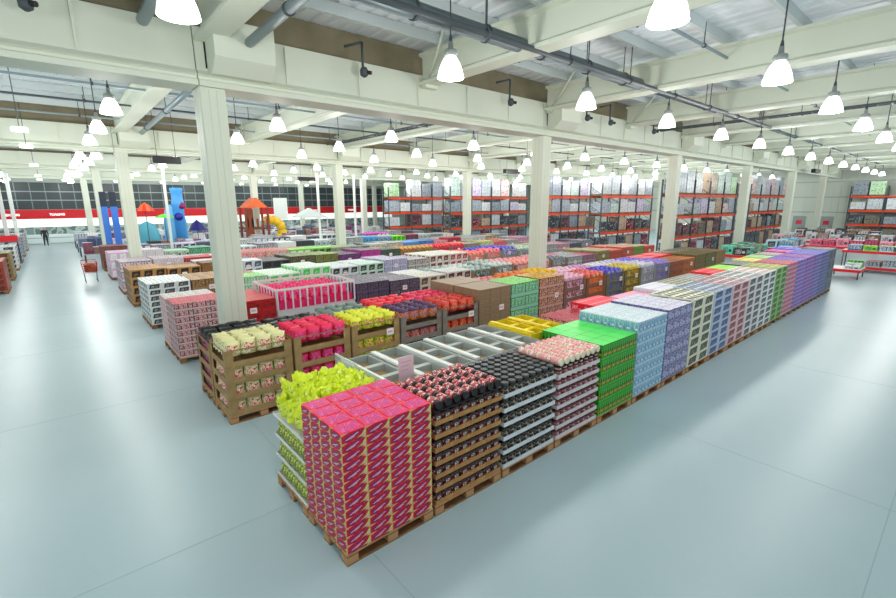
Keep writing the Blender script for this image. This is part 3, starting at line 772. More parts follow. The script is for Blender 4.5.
for i, s in enumerate(r2):
    if s[0] == 'B': bagstack(i, 2, 'front', Y2, s[1], s[2], s[3], s[4], s[5], s[6], i < 6)
    else: casestack(i, 2, 'front', Y2, s[1], s[0], s[2], s[3], s[4], s[5], s[6], s[7], s[8])
    if i in (2, 4, 5, 7, 8, 9, 10, 11, 13, 15, 17): card(sx(i) + (.85 if i % 2 else .95), Y2, 1.02 if i < 8 else 1.1, locstr(i, 2, 'front'))
# second row, back side
Y2b = 9.27
r2b = [
 ('B', 'black wrapped bag', BR, (36, 40, 38), (196, 50, 110), (30, 34, 32), 1.37),
 ('B', 'black wrapped bag', BR, (40, 44, 42), (60, 66, 60), (34, 38, 36), 1.3),
 ('B', 'white and dark green bag', (140, 140, 130), (180, 196, 186), (60, 80, 70), (120, 140, 130), 1.38),
 ('B', 'scarlet bag', (140, 60, 60), (226, 26, 50), (240, 80, 90), (232, 30, 60), 1.42),
 ('B', 'crimson bag', (140, 60, 60), (226, 40, 80), (240, 110, 120), (230, 50, 96), 1.42),
 ('C', 'plain brown carton', (150, 130, 104), (140, 120, 96), (180, 164, 140), 1.66, 3, 3, 4),
 ('B', 'salmon pink bag', (150, 100, 90), (230, 130, 140), (240, 180, 180), (236, 140, 146), 1.55),
 ('B', 'orange bag', (150, 90, 50), (236, 120, 50), (240, 170, 90), (240, 130, 60), 1.6),
 ('B', 'golden yellow bag', (140, 100, 50), (240, 180, 40), (220, 130, 30), (244, 196, 50), 1.6),
 ('B', 'pale pink bag', (140, 120, 110), (240, 196, 216), (214, 130, 160), (244, 206, 224), 1.5),
 ('B', 'violet pink bag', (130, 110, 110), (220, 140, 200), (150, 70, 120), (230, 160, 210), 1.45),
 ('B', 'white bag', (130, 120, 120), (226, 220, 226), (180, 170, 190), (236, 230, 236), 1.45),
 ('B', 'lilac white bag', (130, 120, 120), (206, 196, 230), (160, 150, 190), (214, 206, 236), 1.45),
 ('B', 'blue violet bag', (130, 120, 120), (130, 110, 210), (160, 150, 190), (140, 120, 220), 1.45),
 ('C', 'red carton', (214, 40, 56), (240, 180, 180), (226, 40, 60), 1.46, 2, 2, 3),
 ('C', 'red carton', (220, 44, 50), (240, 180, 180), (230, 44, 60), 1.48, 2, 2, 3),
 ('T', 'tan pack', (160, 140, 110), (120, 100, 80), (176, 160, 140), 1.5, 2, 2, 3),
 ('T', 'olive pack', (130, 130, 90), (100, 90, 50), (150, 146, 110), 1.5, 2, 2, 3),
 ('T', 'brown pack', (130, 110, 80), (100, 80, 50), (150, 130, 100), 1.5, 2, 2, 3)]
for i, s in enumerate(r2b):
    if s[0] == 'B': bagstack(i, 2, 'back', Y2b, s[1], s[2], s[3], s[4], s[5], s[6] - .1, False)
    else: casestack(i, 2, 'back', Y2b, s[1], s[0], s[2], s[3], s[4], s[5], s[6], s[7], s[8])

# rows 3..8
NAMES = {'T': 'tray', 'W': 'windowed case', 'C': 'carton'}
def K(kind, name, base, sec, top): return (kind, name, base, sec, top)
rows = {
 3: (12.4, [K('T', 'maroon can tray with red-white top', (214, 190, 190), (96, 40, 50), (226, 60, 80)), K('C', 'deep red carton', (176, 24, 30), (120, 16, 20), (190, 30, 36)),
     K('F', 'pink', (240, 60, 130), (230, 50, 120), (244, 60, 140)), K('F', 'pink', (240, 60, 130), (230, 50, 120), (244, 60, 140)), K('T', 'dark plum pack', (96, 84, 106), (70, 60, 80), (110, 98, 120)),
     K('T', 'plum grey pack', (100, 88, 108), (74, 64, 82), (140, 130, 150)), K('W', 'cream and brown case', (206, 200, 186), (96, 70, 60), (226, 226, 220)), K('W', 'pale case with maroon window', (214, 214, 208), (96, 44, 54), (232, 232, 230)),
     K('B', 'grey and green bag', (150, 160, 156), (70, 90, 84), (170, 190, 186)), K('B', 'white and green bag', (190, 200, 196), (90, 110, 104), (210, 220, 216)), K('B', 'salmon bag', (232, 130, 120), (240, 190, 180), (240, 150, 140)),
     K('B', 'pink bag', (236, 150, 160), (240, 190, 200), (240, 160, 170)), K('B', 'slate bag', (110, 120, 124), (180, 186, 190), (120, 130, 136)), K('T', 'grey white tray', (200, 206, 204), (90, 96, 100), (170, 176, 178)),
     K('T', 'magenta topped tray', (160, 140, 150), (90, 80, 90), (214, 60, 130)), K('C', 'khaki carton', (140, 136, 90), (110, 100, 60), (220, 90, 120)), K('C', 'terracotta carton', (190, 84, 70), (150, 60, 50), (226, 70, 90)),
     K('C', 'terracotta carton', (186, 90, 70), (150, 60, 50), (230, 80, 96)), K('C', 'leaf green carton', (110, 140, 60), (90, 110, 50), (214, 190, 80)), K('C', 'brick red carton', (196, 80, 64), (150, 60, 50), (230, 60, 70)), K('C', 'pink carton', (206, 130, 140), (150, 60, 80), (236, 160, 180))],
     [K('T', 'red and white tray', (226, 210, 210), (180, 40, 60), (236, 226, 224)), K('C', 'deep red carton', (190, 24, 30), (120, 16, 20), (206, 40, 46))]),
 4: (16.55, [K('W', 'white and black dairy case', (226, 232, 230), (60, 66, 66), (214, 222, 222)), K('T', 'tan tray', (160, 130, 90), (110, 80, 50), (190, 150, 100)), K('T', 'mint carton', (206, 230, 210), (130, 190, 150), (150, 230, 130)),
     K('W', 'white case with green panel', (222, 234, 222), (70, 200, 80), (200, 226, 200)), K('W', 'white case with green panel', (222, 234, 222), (80, 206, 90), (200, 226, 200)), K('W', 'white case with black panel', (222, 226, 226), (40, 44, 44), (214, 220, 226)),
     K('W', 'pale green case with black panel', (200, 220, 206), (50, 60, 54), (190, 226, 206)), K('T', 'lilac tray', (200, 196, 220), (160, 150, 190), (206, 200, 226)), K('T', 'brown and white tray', (210, 206, 200), (110, 80, 74), (206, 200, 200)),
     K('W', 'cream case with maroon window', (222, 220, 206), (110, 50, 54), (226, 222, 214)), K('W', 'cream case with red window', (226, 216, 206), (170, 60, 60), (236, 226, 220)), K('B', 'coral bag', (240, 110, 90), (230, 170, 150), (244, 120, 100)),
     K('B', 'coral pink bag', (240, 90, 110), (230, 170, 150), (244, 110, 120)), K('B', 'royal blue bag', (70, 60, 180), (200, 200, 230), (80, 70, 200)), K('B', 'grey green bag', (170, 190, 180), (130, 140, 140), (190, 206, 196)),
     K('T', 'sage tray', (180, 190, 170), (120, 140, 110), (190, 200, 150)), K('T', 'grey tray', (180, 184, 180), (110, 110, 116), (170, 170, 170)), K('T', 'rosy tray', (210, 180, 190), (110, 90, 100), (230, 120, 160)), K('T', 'dark tray', (90, 94, 100), (60, 64, 70), (110, 110, 120)), K('T', 'grey tray', (150, 150, 160), (90, 90, 100), (170, 160, 170))], None),
 5: (20.7, [K('W', 'brown case with black panel', (176, 130, 76), (30, 26, 28), (190, 146, 90)), K('W', 'brown case with black panel', (176, 130, 76), (30, 26, 28), (190, 146, 90)), K('T', 'speckled brown tray', (150, 110, 70), (110, 70, 40), (160, 120, 80)),
     K('W', 'white case with slate window', (214, 216, 220), (70, 76, 90), (226, 226, 230)), K('W', 'black case', (60, 64, 64), (30, 30, 32), (120, 120, 120)), K('T', 'dark brown tray', (96, 84, 70), (60, 50, 44), (130, 150, 60)), K('T', 'olive tray', (120, 120, 70), (80, 74, 50), (150, 176, 70)),
     K('T', 'dark purple tray', (120, 50, 120), (70, 40, 80), (130, 120, 140)), K('T', 'magenta tray', (190, 50, 150), (110, 40, 100), (150, 120, 150)), K('T', 'dark green tray', (70, 90, 76), (40, 56, 50), (100, 116, 104)), K('B', 'amber bag', (180, 120, 40), (110, 70, 30), (206, 150, 60)),
     K('B', 'amber olive bag', (170, 130, 50), (110, 80, 30), (196, 150, 60)), K('B', 'scarlet bag', (214, 24, 50), (150, 20, 40), (226, 30, 60)), K('B', 'scarlet bag', (220, 30, 70), (150, 20, 50), (230, 40, 80)), K('T', 'grey brown tray', (160, 150, 130), (100, 96, 90), (180, 176, 160)),
     K('T', 'pale yellow tray', (200, 206, 150), (130, 150, 110), (226, 214, 120)), K('T', 'rosy red tray', (220, 130, 120), (180, 80, 80), (236, 90, 100)), K('T', 'grey tray', (170, 170, 170), (90, 90, 96), (200, 190, 190)), K('T', 'pinkish tray', (214, 170, 190), (120, 90, 110), (226, 160, 196)), K('T', 'slate tray', (120, 126, 136), (80, 84, 90), (150, 150, 160))], None),
 6: (23.9, None, None), 7: (28.9, None, None), 8: (33.0, None, None)}
gen = {
 6: [(230, 210, 220), (214, 190, 200), (226, 60, 60), (236, 236, 236), (230, 90, 80), (214, 120, 90), (130, 200, 70), (120, 190, 70), (150, 160, 130), (110, 120, 110), (190, 196, 190), (206, 206, 200), (90, 150, 210), (80, 140, 210), (214, 50, 90), (214, 40, 80), (190, 190, 180), (170, 176, 170), (210, 190, 150), (180, 180, 180)],
 7: [(226, 190, 216), (236, 226, 232), (190, 214, 190), (110, 190, 150), (130, 200, 150), (226, 226, 232), (200, 200, 214), (236, 236, 236), (60, 66, 70), (206, 216, 220), (50, 60, 60), (190, 200, 196), (90, 170, 220), (150, 170, 200), (120, 226, 60), (150, 60, 90), (200, 206, 206), (180, 186, 190), (206, 196, 190), (170, 170, 176)],
 8: [(150, 80, 70), (110, 110, 130), (190, 190, 200), (214, 200, 226), (90, 96, 120), (236, 236, 240), (226, 230, 230), (160, 170, 180), (60, 64, 80), (236, 236, 236), (120, 120, 130), (206, 210, 214), (226, 226, 226), (150, 156, 160), (214, 60, 190), (220, 80, 200), (190, 196, 200), (90, 100, 104), (180, 180, 180), (200, 200, 196)]}
def colname(c):
    r, g, b = c; mx, mn = max(c), min(c)
    if mx - mn < 24: return 'white' if mx > 214 else 'pale grey' if mx > 170 else 'mid grey' if mx > 110 else 'charcoal'
    if r == mx and g >= b: return ('yellow' if g > 190 else 'orange-brown' if g > r * .5 and r < 200 else 'orange-red' if g > 80 else 'red')
    if r == mx: return 'pink' if g > 130 else 'crimson'
    if g == mx: return 'green'
    return 'blue' if r < 140 or g > r else 'lilac'
def far_item(i, row, side, y, spec_, z1):
    kind, name, base, sec, top = spec_
    if kind == 'B': bagstack(i, row, side, y, name, (130, 110, 90) if row % 2 else (140, 134, 126), base, sec, top, z1 - .1, False)
    elif kind == 'F': pass
    else:
        if row == 3: nx, ny, nl = 3, 3, (8 if i == 0 else 4)
        elif row == 4 and i == 0: nx, ny, nl = 3, 3, 7
        elif row < 6: nx, ny, nl = 3, 3, 4
        else: nx, ny, nl = 3, 2, 3
        casestack(i, row, side, y, name, kind, base, sec, top, z1, nx, ny, nl, {'T': 'tray', 'W': 'display_case', 'C': 'carton'}[kind], 'case')
for row in (3, 4, 5, 6, 7, 8):
    y, front, back = rows[row]
    rg = random.Random(row)
    if front is None:
        front = []
        for c in gen[row]:
            alt = rg.choice([(60, 64, 70), (236, 236, 236), tuple(int(v * .6) for v in c)])
            kind = rg.choice('TWTWC')
            front.append((kind, '%s %s' % (colname(c), {'T': 'tray', 'W': 'windowed case', 'C': 'carton'}[kind]), tuple(c), alt, tuple(min(255, v + 14) for v in c)))
    N = 20 if row < 7 else 19
    for i in range(min(N, len(front))):
        s = front[i]
        z1 = 1.38 + rg.uniform(-.06, .1)
        if row == 3 and i == 0: z1 = 1.5
        if row == 4 and i == 0: z1 = 1.45
        if row == 3 and s[0] == 'F': continue
        far_item(i, row, 'front', y, s, z1)
        if i % 2 == 1 and row < 7: card(sx(i) + .6, y, z1 - .35, locstr(i, row, 'front'))
        # back side: a shade related neighbour
        j = min(len(front) - 1, max(0, i + rg.choice((-1, 0, 1)))); t_ = front[j]
        if t_[0] == 'F': t_ = front[1]
        if row == 3 and i == 0: t_ = back[0]
        tt = (t_[0] if t_[0] != 'B' or row < 5 else 'T', t_[1] if t_[0] != 'B' or row < 5 else t_[1].replace('bag', 'pack'), t_[2], t_[3], t_[4])
        far_item(i, row, 'back', y + 1.05, tt, z1 - .04)
# fenced pink bin in the third row (two pallets wide)
o = empty('fenced_bin', (sx(2), 12.4, 0), 'white-fenced bin of pink packs right of the first column', 'display bin')
fx, fd = 2.42, 1.9
b = MB(); b.box(0, fx, 0, fd, .15, .95, mat((214, 210, 214))); b.box(0, fx, 0, fd, 0, .15, PALLETD); put('bin_base', b.build('bin_base'), parent=o)
for (x0, x1, y0, y1) in ((0, fx, -.02, 0), (0, fx, fd, fd + .02), (-.02, 0, 0, fd), (fx, fx + .02, 0, fd)):
    b = MB(); 
    if x1 - x0 > 1:
        b.box(x0, x1, y0, y1, 1.5, 1.56, WHITE)
        for k in range(12): b.box(x0 + k * (fx - .04) / 11, x0 + k * (fx - .04) / 11 + .04, y0, y1, .95, 1.5, mat((226, 222, 230)))
    else:
        b.box(x0, x1, y0, y1, 1.5, 1.56, WHITE)
        for k in range(9): b.box(x0, x1, y0 + k * (fd - .04) / 8, y0 + k * (fd - .04) / 8 + .04, .95, 1.5, mat((226, 222, 230)))
    put('fence_panel', b.build('fence_panel'), parent=o)
pk = bag_mesh(.3, .22, .3, pmat([(244, 50, 130), (230, 40, 100), (250, 100, 160)], 12), pmat([(244, 60, 140), (240, 130, 180)], 20), 3)
for ix in range(7):
    for iy in range(6):
        rr = random.Random(ix * 7 + iy)
        put('pink_pack', pk, (sx(2) + .22 + ix * .32, 12.62 + iy * .3, 1.15 + .0), 'hot pink pack heaped in the white-fenced bin', 'pack', 'hot pink packs in the white-fenced bin', rz=rr.uniform(-.3, .3), rx=rr.uniform(-.2, .2))
pl = MB(); pl.box(0, 2.3, 0, 1.8, .95, 1.16, mat((226, 44, 110))); put('pack_layer', pl.build('pack_layer'), (sx(2) + .06, 12.45, 0), 'flat pink layer under the heaped pink packs', 'pack')

# far rows: low tables and piles of mixed goods (ninth to twelfth row)
tabm = {}
def heap_box(w, d, h, c, s):
    return cached(('hb', c, round(w, 2), round(h, 2), s), lambda: make_case(R.choice('WTC'), c, s, tuple(min(255, v + 16) for v in c), w, d, h))
pal9 = [(236, 236, 238), (206, 212, 216), (90, 96, 110), (60, 64, 70), (226, 206, 226), (180, 190, 196), (240, 240, 240), (150, 120, 110), (120, 130, 160), (214, 214, 220), (130, 60, 90), (190, 200, 190), (70, 84, 120)]
for r_, y in ((9, 37.2), (10, 43.6), (11, 48.0), (12, 52.4)):
    rg = random.Random(r_ * 3)
    for i in range(0, 15 if r_ > 9 else 18):
        x = 2.0 + i * 1.75
        if x > (22 if r_ == 9 else 27): break
        c = rg.choice(pal9); s = rg.choice(pal9); loc = '%s spot from left in the %s' % (ORD[i], ROWN[r_])
        m = cached(('tb', 0), lambda: (lambda b: ([b.box(-.78, .78, -.55, .55, .7, .75, mat((190, 190, 192)))] + [b.box(a - .03, a + .03, e - .03, e + .03, 0, .7, DGREY) for a in (-.72, .72) for e in (-.5, .5)]) and b.build('display_table'))(MB()))
        put('display_table', m, (x, y, 0), 'low display table, ' + loc, 'table', 'low display tables at the back')
        nn = rg.choice((2, 3))
        for q in range(nn):
            w = 1.5 / nn; h = rg.uniform(.35, .75)
            put('goods_box', heap_box(w - .02, .95, round(h, 1), c if q % 2 == 0 else s, s), (x - .75 + q * w, y - .48, .75), '%s boxed goods, %s' % (colname(c if q % 2 == 0 else s), loc), 'box', '%s boxed goods, %s' % (colname(c if q % 2 == 0 else s), loc))
# left side of the aisle
for k, (y, base, sec, top, kind, nm) in enumerate([(27.6, (150, 60, 40), (96, 34, 26), (196, 90, 70), 'W', 'red-brown case'), (32.2, (150, 126, 76), (90, 64, 40), (170, 200, 190), 'W', 'tan speckled case'), (37.0, (226, 230, 230), (40, 44, 46), (200, 206, 210), 'W', 'white case with black window'),
                                             (41.4, (60, 64, 80), (190, 196, 200), (200, 60, 60), 'W', 'dark patterned case'), (46.5, (180, 186, 190), (110, 116, 126), (206, 196, 200), 'T', 'grey tray'), (52, (190, 190, 194), (120, 100, 110), (214, 206, 210), 'T', 'grey tray')]):
    for q in range(3):
        x = -3.1 - q * 1.26
        loc = 'left of aisle, %s group, %s from aisle' % (ORD[k], ORD[q])
        for yy in (y, y + 1.05):
            CUR[0] = empty('pallet_load', (x + .6, yy, 0), '%s load %s, %s' % (nm, loc, 'front' if yy == y else 'back'), 'pallet load', 'pallet loads left of the aisle')
            pput('wooden_pallet', MC['pa'], (x + .6, yy, 0), None, None, None)
            me = make_case(kind, base, sec, top, .6, .5, .26)
            for l in range(5):
                for ix in range(2):
                    for iy in range(2):
                        if l == 4 or ix == 1 or iy == 0:
                            pput('display_case', me, (x + ix * .6, yy + iy * .5, PZ + l * .26), '%s %s' % (nm, loc), 'case', '%s %s' % (nm, loc))
CUR[0] = None
for k, (x, y) in enumerate([(-3.3, 44.6), (-3.0, 49.6)]):
    b = MB(); b.bbox(-.12, .12, -.12, .12, 0, 6.2, WHITE, .02); put('thin_post', fixn(b.build('thin_post')), (x + .75, y, 0), 'thin white post left of the aisle, %s' % ('nearer' if k == 0 else 'farther'), 'post')
red = MB(); red.quad([(-.6, -.4, 0), (.6, -.4, 0), (.6, 0, .35), (-.6, 0, .35)], RED); red.quad([(.6, .4, 0), (-.6, .4, 0), (-.6, 0, .35), (.6, 0, .35)], RED); red.quad([(-.6, -.4, 0), (-.6, 0, .35), (-.6, .4, 0)], RED); red.quad([(.6, -.4, 0), (.6, .4, 0), (.6, 0, .35)], RED)
redm = red.build('red_topper')
for k in range(3): put('red_display_topper', redm, (-2.55 - 1.26 * k, 42.6, 1.45), 'red tent-shaped topper on dark cases left of the aisle, %s from aisle' % ORD[k], 'display')
# freezers and person at the aisle end
fz = MB(); fz.bbox(-1.2, 1.2, -.5, .5, .05, .9, mat((236, 244, 242), .35), .04); fz.box(-1.22, 1.22, -.52, .52, .55, .62, mat((170, 190, 190))); fzm = fixn(fz.build('chest_freezer'))
gl = MB(); gl.box(-1.1, 1.1, -.4, .4, .9, .93, mat((190, 214, 216), .1)); glm = gl.build('glass_lid')
for k in range(7):
    o = put('chest_freezer', fzm, (-4.6 + 2.5 * (k if k < 2 else k + .12), 60.5, 0), 'white chest freezer across the far aisle end, %s from left' % ORD[k], 'freezer', 'white chest freezers at the aisle end'); put('glass_lid', glm, parent=o)
def person(x, y, label):
    import bmesh
    me = bpy.data.meshes.new('person')
    V = [(0, 0, .95), (0, 0, 1.2), (0, 0, 1.42), (0, 0, 1.52), (0, -.01, 1.62), (0, -.01, 1.74), (.1, 0, .88), (.11, .02, .5), (.11, .0, .08), (.12, -.1, .04), (-.1, 0, .88), (-.12, -.05, .5), (-.13, .03, .08), (-.13, -.08, .04),
         (.19, 0, 1.4), (.24, .02, 1.12), (.24, -.08, .88), (-.19, 0, 1.4), (-.24, .02, 1.12), (-.24, -.08, .88)]
    E = [(0, 1), (1, 2), (2, 3), (3, 4), (4, 5), (0, 6), (6, 7), (7, 8), (8, 9), (0, 10), (10, 11), (11, 12), (12, 13), (2, 14), (14, 15), (15, 16), (2, 17), (17, 18), (18, 19)]
    Rr = [.14, .14, .15, .06, .09, .09, .09, .065, .05, .04, .09, .065, .05, .04, .065, .05, .035, .065, .05, .035]
    me.from_pydata(V, E, []); o = bpy.data.objects.new('person', me); COL.objects.link(o)
    md = o.modifiers.new('s', 'SKIN'); 
    for i, r in enumerate(Rr): me.skin_vertices[0].data[i].radius = (r, r * .75 if i < 3 else r)
    me.skin_vertices[0].data[0].use_root = True
    o.modifiers.new('u', 'SUBSURF').levels = 1
    dg = bpy.context.evaluated_depsgraph_get(); dg.update()
    m2 = bpy.data.meshes.new_from_object(o.evaluated_get(dg)); bpy.data.objects.remove(o)
    skin = mat((206, 160, 136)); coat = mat((34, 38, 44)); leg = mat((28, 30, 38)); hair = mat((50, 36, 28))
    for q in (skin, coat, leg, hair): m2.materials.append(q)
    for p_ in m2.polygons:
        c = p_.center; p_.use_smooth = True
        p_.material_index = 2 if c.z < .92 else (1 if c.z < 1.47 and not (abs(c.x) > .2 and c.z < .95) else (3 if c.z > 1.7 or (c.y > .03 and c.z > 1.55) else 0))
    put('person', m2, (x, y, 0), label, 'person')
person(-.72, 57.3, 'person in dark clothes standing near the freezers at the aisle end')

# shopping cart
o = empty('shopping_cart', (1.1, 29.2, 0), 'red shopping cart full of brown goods beside the aisle', 'cart')
cr = mat((206, 40, 50), .4)
b = MB()
for z in (.5, .62, .74, .86, .98):
    k = (z - .5) * .25
    P = [(-.26 - k * .5, -.4 - k, z), (.26 + k * .5, -.4 - k, z), (.26 + k * .5, .42, z), (-.26 - k * .5, .42, z)]
    for q in range(4): b.tube(P[q], P[(q + 1) % 4], .009, cr, 5)
for q in range(9):
    x = -.26 + q * .065; b.tube((x, -.4, .5), (x * 1.2, -.52, .98), .007, cr, 5); b.tube((x, .42, .5), (x * 1.2, .42, .98), .007, cr, 5); b.tube((x, -.4, .5), (x, .42, .5), .007, cr, 5)
for q in range(10):
    y = -.4 + q * .09
    for s in (-1, 1): b.tube((s * .26, y, .5), (s * .32, y * 1.05, .98), .007, cr, 5)
put('basket', b.build('basket'), parent=o)
b = MB(); 
for s in (-1, 1):
    b.tube((s * .26, .42, .5), (s * .24, .35, .14), .015, STEEL, 6); b.tube((s * .26, -.4, .5), (s * .24, -.35, .14), .015, STEEL, 6); b.tube((s * .24, .35, .14), (s * .24, -.35, .14), .015, STEEL, 6); b.tube((s * .3, .42, .9), (s * .3, .55, 1.05), .014, STEEL, 6)
put('frame', b.build('frame'), parent=o)
b = MB(); b.tube((-.3, .55, 1.05), (.3, .55, 1.05), .02, RED, 8); put('handle', b.build('handle'), parent=o)
for s in (-1, 1):
    for y in (-.35, .35):
        b = MB(); b.tube((s * .24 - .015, y, .065), (s * .24 + .015, y, .065), .06, BLACK, 12); put('wheel', b.build('wheel'), parent=o)
b = MB(); b.bbox(-.22, .22, -.33, .36, .52, .93, pmat([(150, 100, 50), (110, 60, 40), (196, 130, 60)], 8), .06); put('boxed_goods', fixn(b.build('boxed_goods')), (1.1, 29.2, 0), 'heap of brown goods inside the red shopping cart', 'box')
# purple draped display by the aisle
b = MB(); b.bbox(0, .9, 0, .8, 0, .75, pmat([(150, 40, 150), (206, 130, 206), (96, 40, 130)], 4), .03); b.bbox(.05, .85, .1, .7, .75, .95, mat((40, 36, 60)), .03)
put('purple_display', fixn(b.build('purple_display')), (1.0, 27.0, 0) if False else (3.4, 27.7, 0), 'purple draped display beside the far aisle', 'display')

# big things beyond the food rows
def thing(name, x, y, label, cat): return empty(name, (x, y, 0), label, cat)
BL = mat((84, 160, 226), .4); BL2 = mat((60, 130, 206), .4)
o = thing('inflatable_slide', 7.0, 39.6, 'tall blue inflatable slide tower behind the first columns', 'slide')
b = MB(); b.lathe([(.38, 0), (.38, 3.6), (.42, 3.7), (.42, 4.0), (.37, 4.1), (.38, 4.7), (.45, 4.85), (.42, 5.0), (.2, 5.02)], 16, BL, (.3, 0, 0)); put('tower', fixn(b.build('tower')), parent=o)
b = MB(); b.lathe([(.75, 0), (.8, 1.5), (.76, 2.5), (.6, 3.4), (.25, 3.8)], 20, mat((110, 180, 226), .4), (.05, .3, 0), sy=.5); put('slide_body', fixn(b.build('slide_body')), parent=o)
b = MB(); b.lathe([(.05, -.1), (.25, 0), (.05, .1)], 12, mat((150, 50, 110)), (.5, -.38, 3.7), 'y'); b.lathe([(.05, -.1), (.3, 0), (.05, .1)], 12, mat((50, 50, 160)), (.2, -.38, 2.9), 'y'); put('printed_badges', b.build('printed_badges'), parent=o)
def parasol(x, y, z, r, m, m2, label, dp=.42):
    o = thing('parasol', x, y, label, 'parasol')
    b = MB(); n = 12
    for k in range(n):
        a0, a1 = 2 * PI * k / n, 2 * PI * (k + 1) / n
        mm = m if k % 2 else m2
        P = [(0, 0, z), (r * .55 * math.cos(a0), r * .55 * math.sin(a0), z - r * dp * .36), (r * .55 * math.cos(a1), r * .55 * math.sin(a1), z - r * dp * .36)]
        b.quad(P, mm)
        b.quad([P[1], (r * math.cos(a0), r * math.sin(a0), z - r * dp), (r * math.cos(a1), r * math.sin(a1), z - r * dp), P[2]], mm)
    put('canopy', b.build('canopy'), parent=o)
    b = MB(); b.tube((0, 0, 0), (0, 0, z), .025, DGREY); put('pole', b.build('pole'), parent=o)
    b = MB(); b.lathe([(.3, 0), (.3, .06), (.05, .1)], 12, DGREY); put('base', b.build('base'), parent=o)
parasol(5.72, 35.8, 3.2, .6, mat((110, 226, 70)), mat((90, 206, 60)), 'bright green parasol left of the blue slide')
parasol(4.7, 35.8, 3.95, .5, mat((240, 110, 50)), mat((226, 60, 40)), 'orange and red parasol right of the second aisle column', 1.1)
parasol(8.8, 41.3, 2.6, .65, mat((40, 40, 130)), mat((30, 34, 110)), 'navy blue parasol right of the blue slide', 1.3)
b = MB(); b.lathe([(.75, 0), (.78, 1.2), (.7, 1.9), (.45, 2.4), (.1, 2.6)], 16, mat((90, 170, 190), .4), sy=.6); put('play_dome', fixn(b.build('play_dome')), (5.1, 39.2, 0), 'teal play dome under the orange parasol', 'play tent')
# playhouse with slide
o = thing('playhouse', 13.0, 41.0 - .7, 'wooden playhouse with orange roof and yellow tube slide', 'playhouse')
WD = mat((130, 66, 40), .6); YS = mat((240, 196, 50), .4)
b = MB()
for x in (-.9, .9):
    for y in (-.7, .7): b.box(x - .08, x + .08, y - .08, y + .08, 0, 3.5, WD)
b.box(-.9, .9, -.7, .7, 1.7, 1.85, WD)
for k in range(5): b.box(-.85 + k * .4, -.7 + k * .4, -.72, -.66, 1.85, 2.6, WD)
b.box(-.9, -.3, -.72, -.6, 1.2, 3.4, WD)
put('frame', b.build('frame'), parent=o)
b = MB(); b.prism([(-.9, 3.5), (.9, 3.5), (0, 4.3)], -.95, .95, mat((226, 110, 60))); b2 = b; put('roof', fixn(b.build('roof')), parent=o, rz=PI / 2)
b = MB(); pts_ = [(.9, 2.4), (1.4, 2.5), (2.0, 2.2), (2.3, 1.6), (2.2, 1.1), (1.7, .6)]
for k in range(len(pts_) - 1): b.tube((pts_[k][0], -.1, pts_[k][1]), (pts_[k + 1][0], -.1, pts_[k + 1][1]), .38, YS, 14)
b.tube((1.7, -.1, .6), (1.7, -.1, 0), .3, YS, 12)
put('tube_slide', b.build('tube_slide'), parent=o)
# blue standing panels beside the aisle
for k, (x, y, w) in enumerate([(2.38, 35.75, .34), (2.86, 35.75, .36)]):
    o = empty('blue_panel', (x, y, 0), 'tall blue standing panel by the aisle columns, %s' % ('narrow left one' if k == 0 else 'wider right one'), 'panel')
    b = MB(); b.box(0, w, 0, .08, 1.2, 3.7, mat((70, 126, 214), .45)); put('board', b.build('board'), parent=o)
    b = MB(); b.box(0, w, 0, .08, 3.7, 4.6, mat((30, 40, 60), .45)); put('dark_header', b.build('dark_header'), parent=o)
    b = MB(); b.box(.05, .12, 0, .08, 0, 1.2, DGREY); b.box(w - .12, w - .05, 0, .08, 0, 1.2, DGREY); b.box(0, w, -.3, .4, 0, .04, DGREY); put('stand', b.build('stand'), parent=o)
# hanging white sign and pale canopy tent
o = empty('hanging_sign', (19.0, 50, 2.1), 'blank white sign board hanging before the red fascia', 'sign')
b = MB(); b.box(-.75, .75, 0, .05, 0, 2.3, mat((246, 250, 246), .5)); put('board', b.build('board'), parent=o)
b = MB(); b.tube((-.5, .02, 2.3), (-.5, .02, 5.7), .02, DGREY, 6); b.tube((.5, .02, 2.3), (.5, .02, 5.7), .02, DGREY, 6); put('hanger', b.build('hanger'), parent=o)
o = thing('canopy_tent', 21.5, 48.5, 'grey white canopy tent right of the hanging white sign', 'tent')
b = MB(); b.loft([[(-1.6, -1.4, 2.3), (1.6, -1.4, 2.3), (1.6, 1.4, 2.3), (-1.6, 1.4, 2.3)], [(-.1, -.1, 3.3), (.1, -.1, 3.3), (.1, .1, 3.3), (-.1, .1, 3.3)]], mat((214, 222, 220))); put('canopy', b.build('canopy'), parent=o)
for a in (-1.5, 1.5):
    for e in (-1.3, 1.3):
        b = MB(); b.tube((a, e, 0), (a, e, 2.3), .04, WHITE); put('leg', b.build('leg'), parent=o)
for k, (x, y) in enumerate([(5.2, 33.9 - 2.6), (14.6, 31.2), (17.5, 31.2), (20.9, 36.0)]):
    b = MB(); b.bbox(-.07, .07, -.07, .07, 0, 5.9, WHITE, .01); put('thin_post', fixn(b.build('thin_post')), (x, y, 0), 'thin white post among the middle rows, %s from left' % ORD[k], 'post')

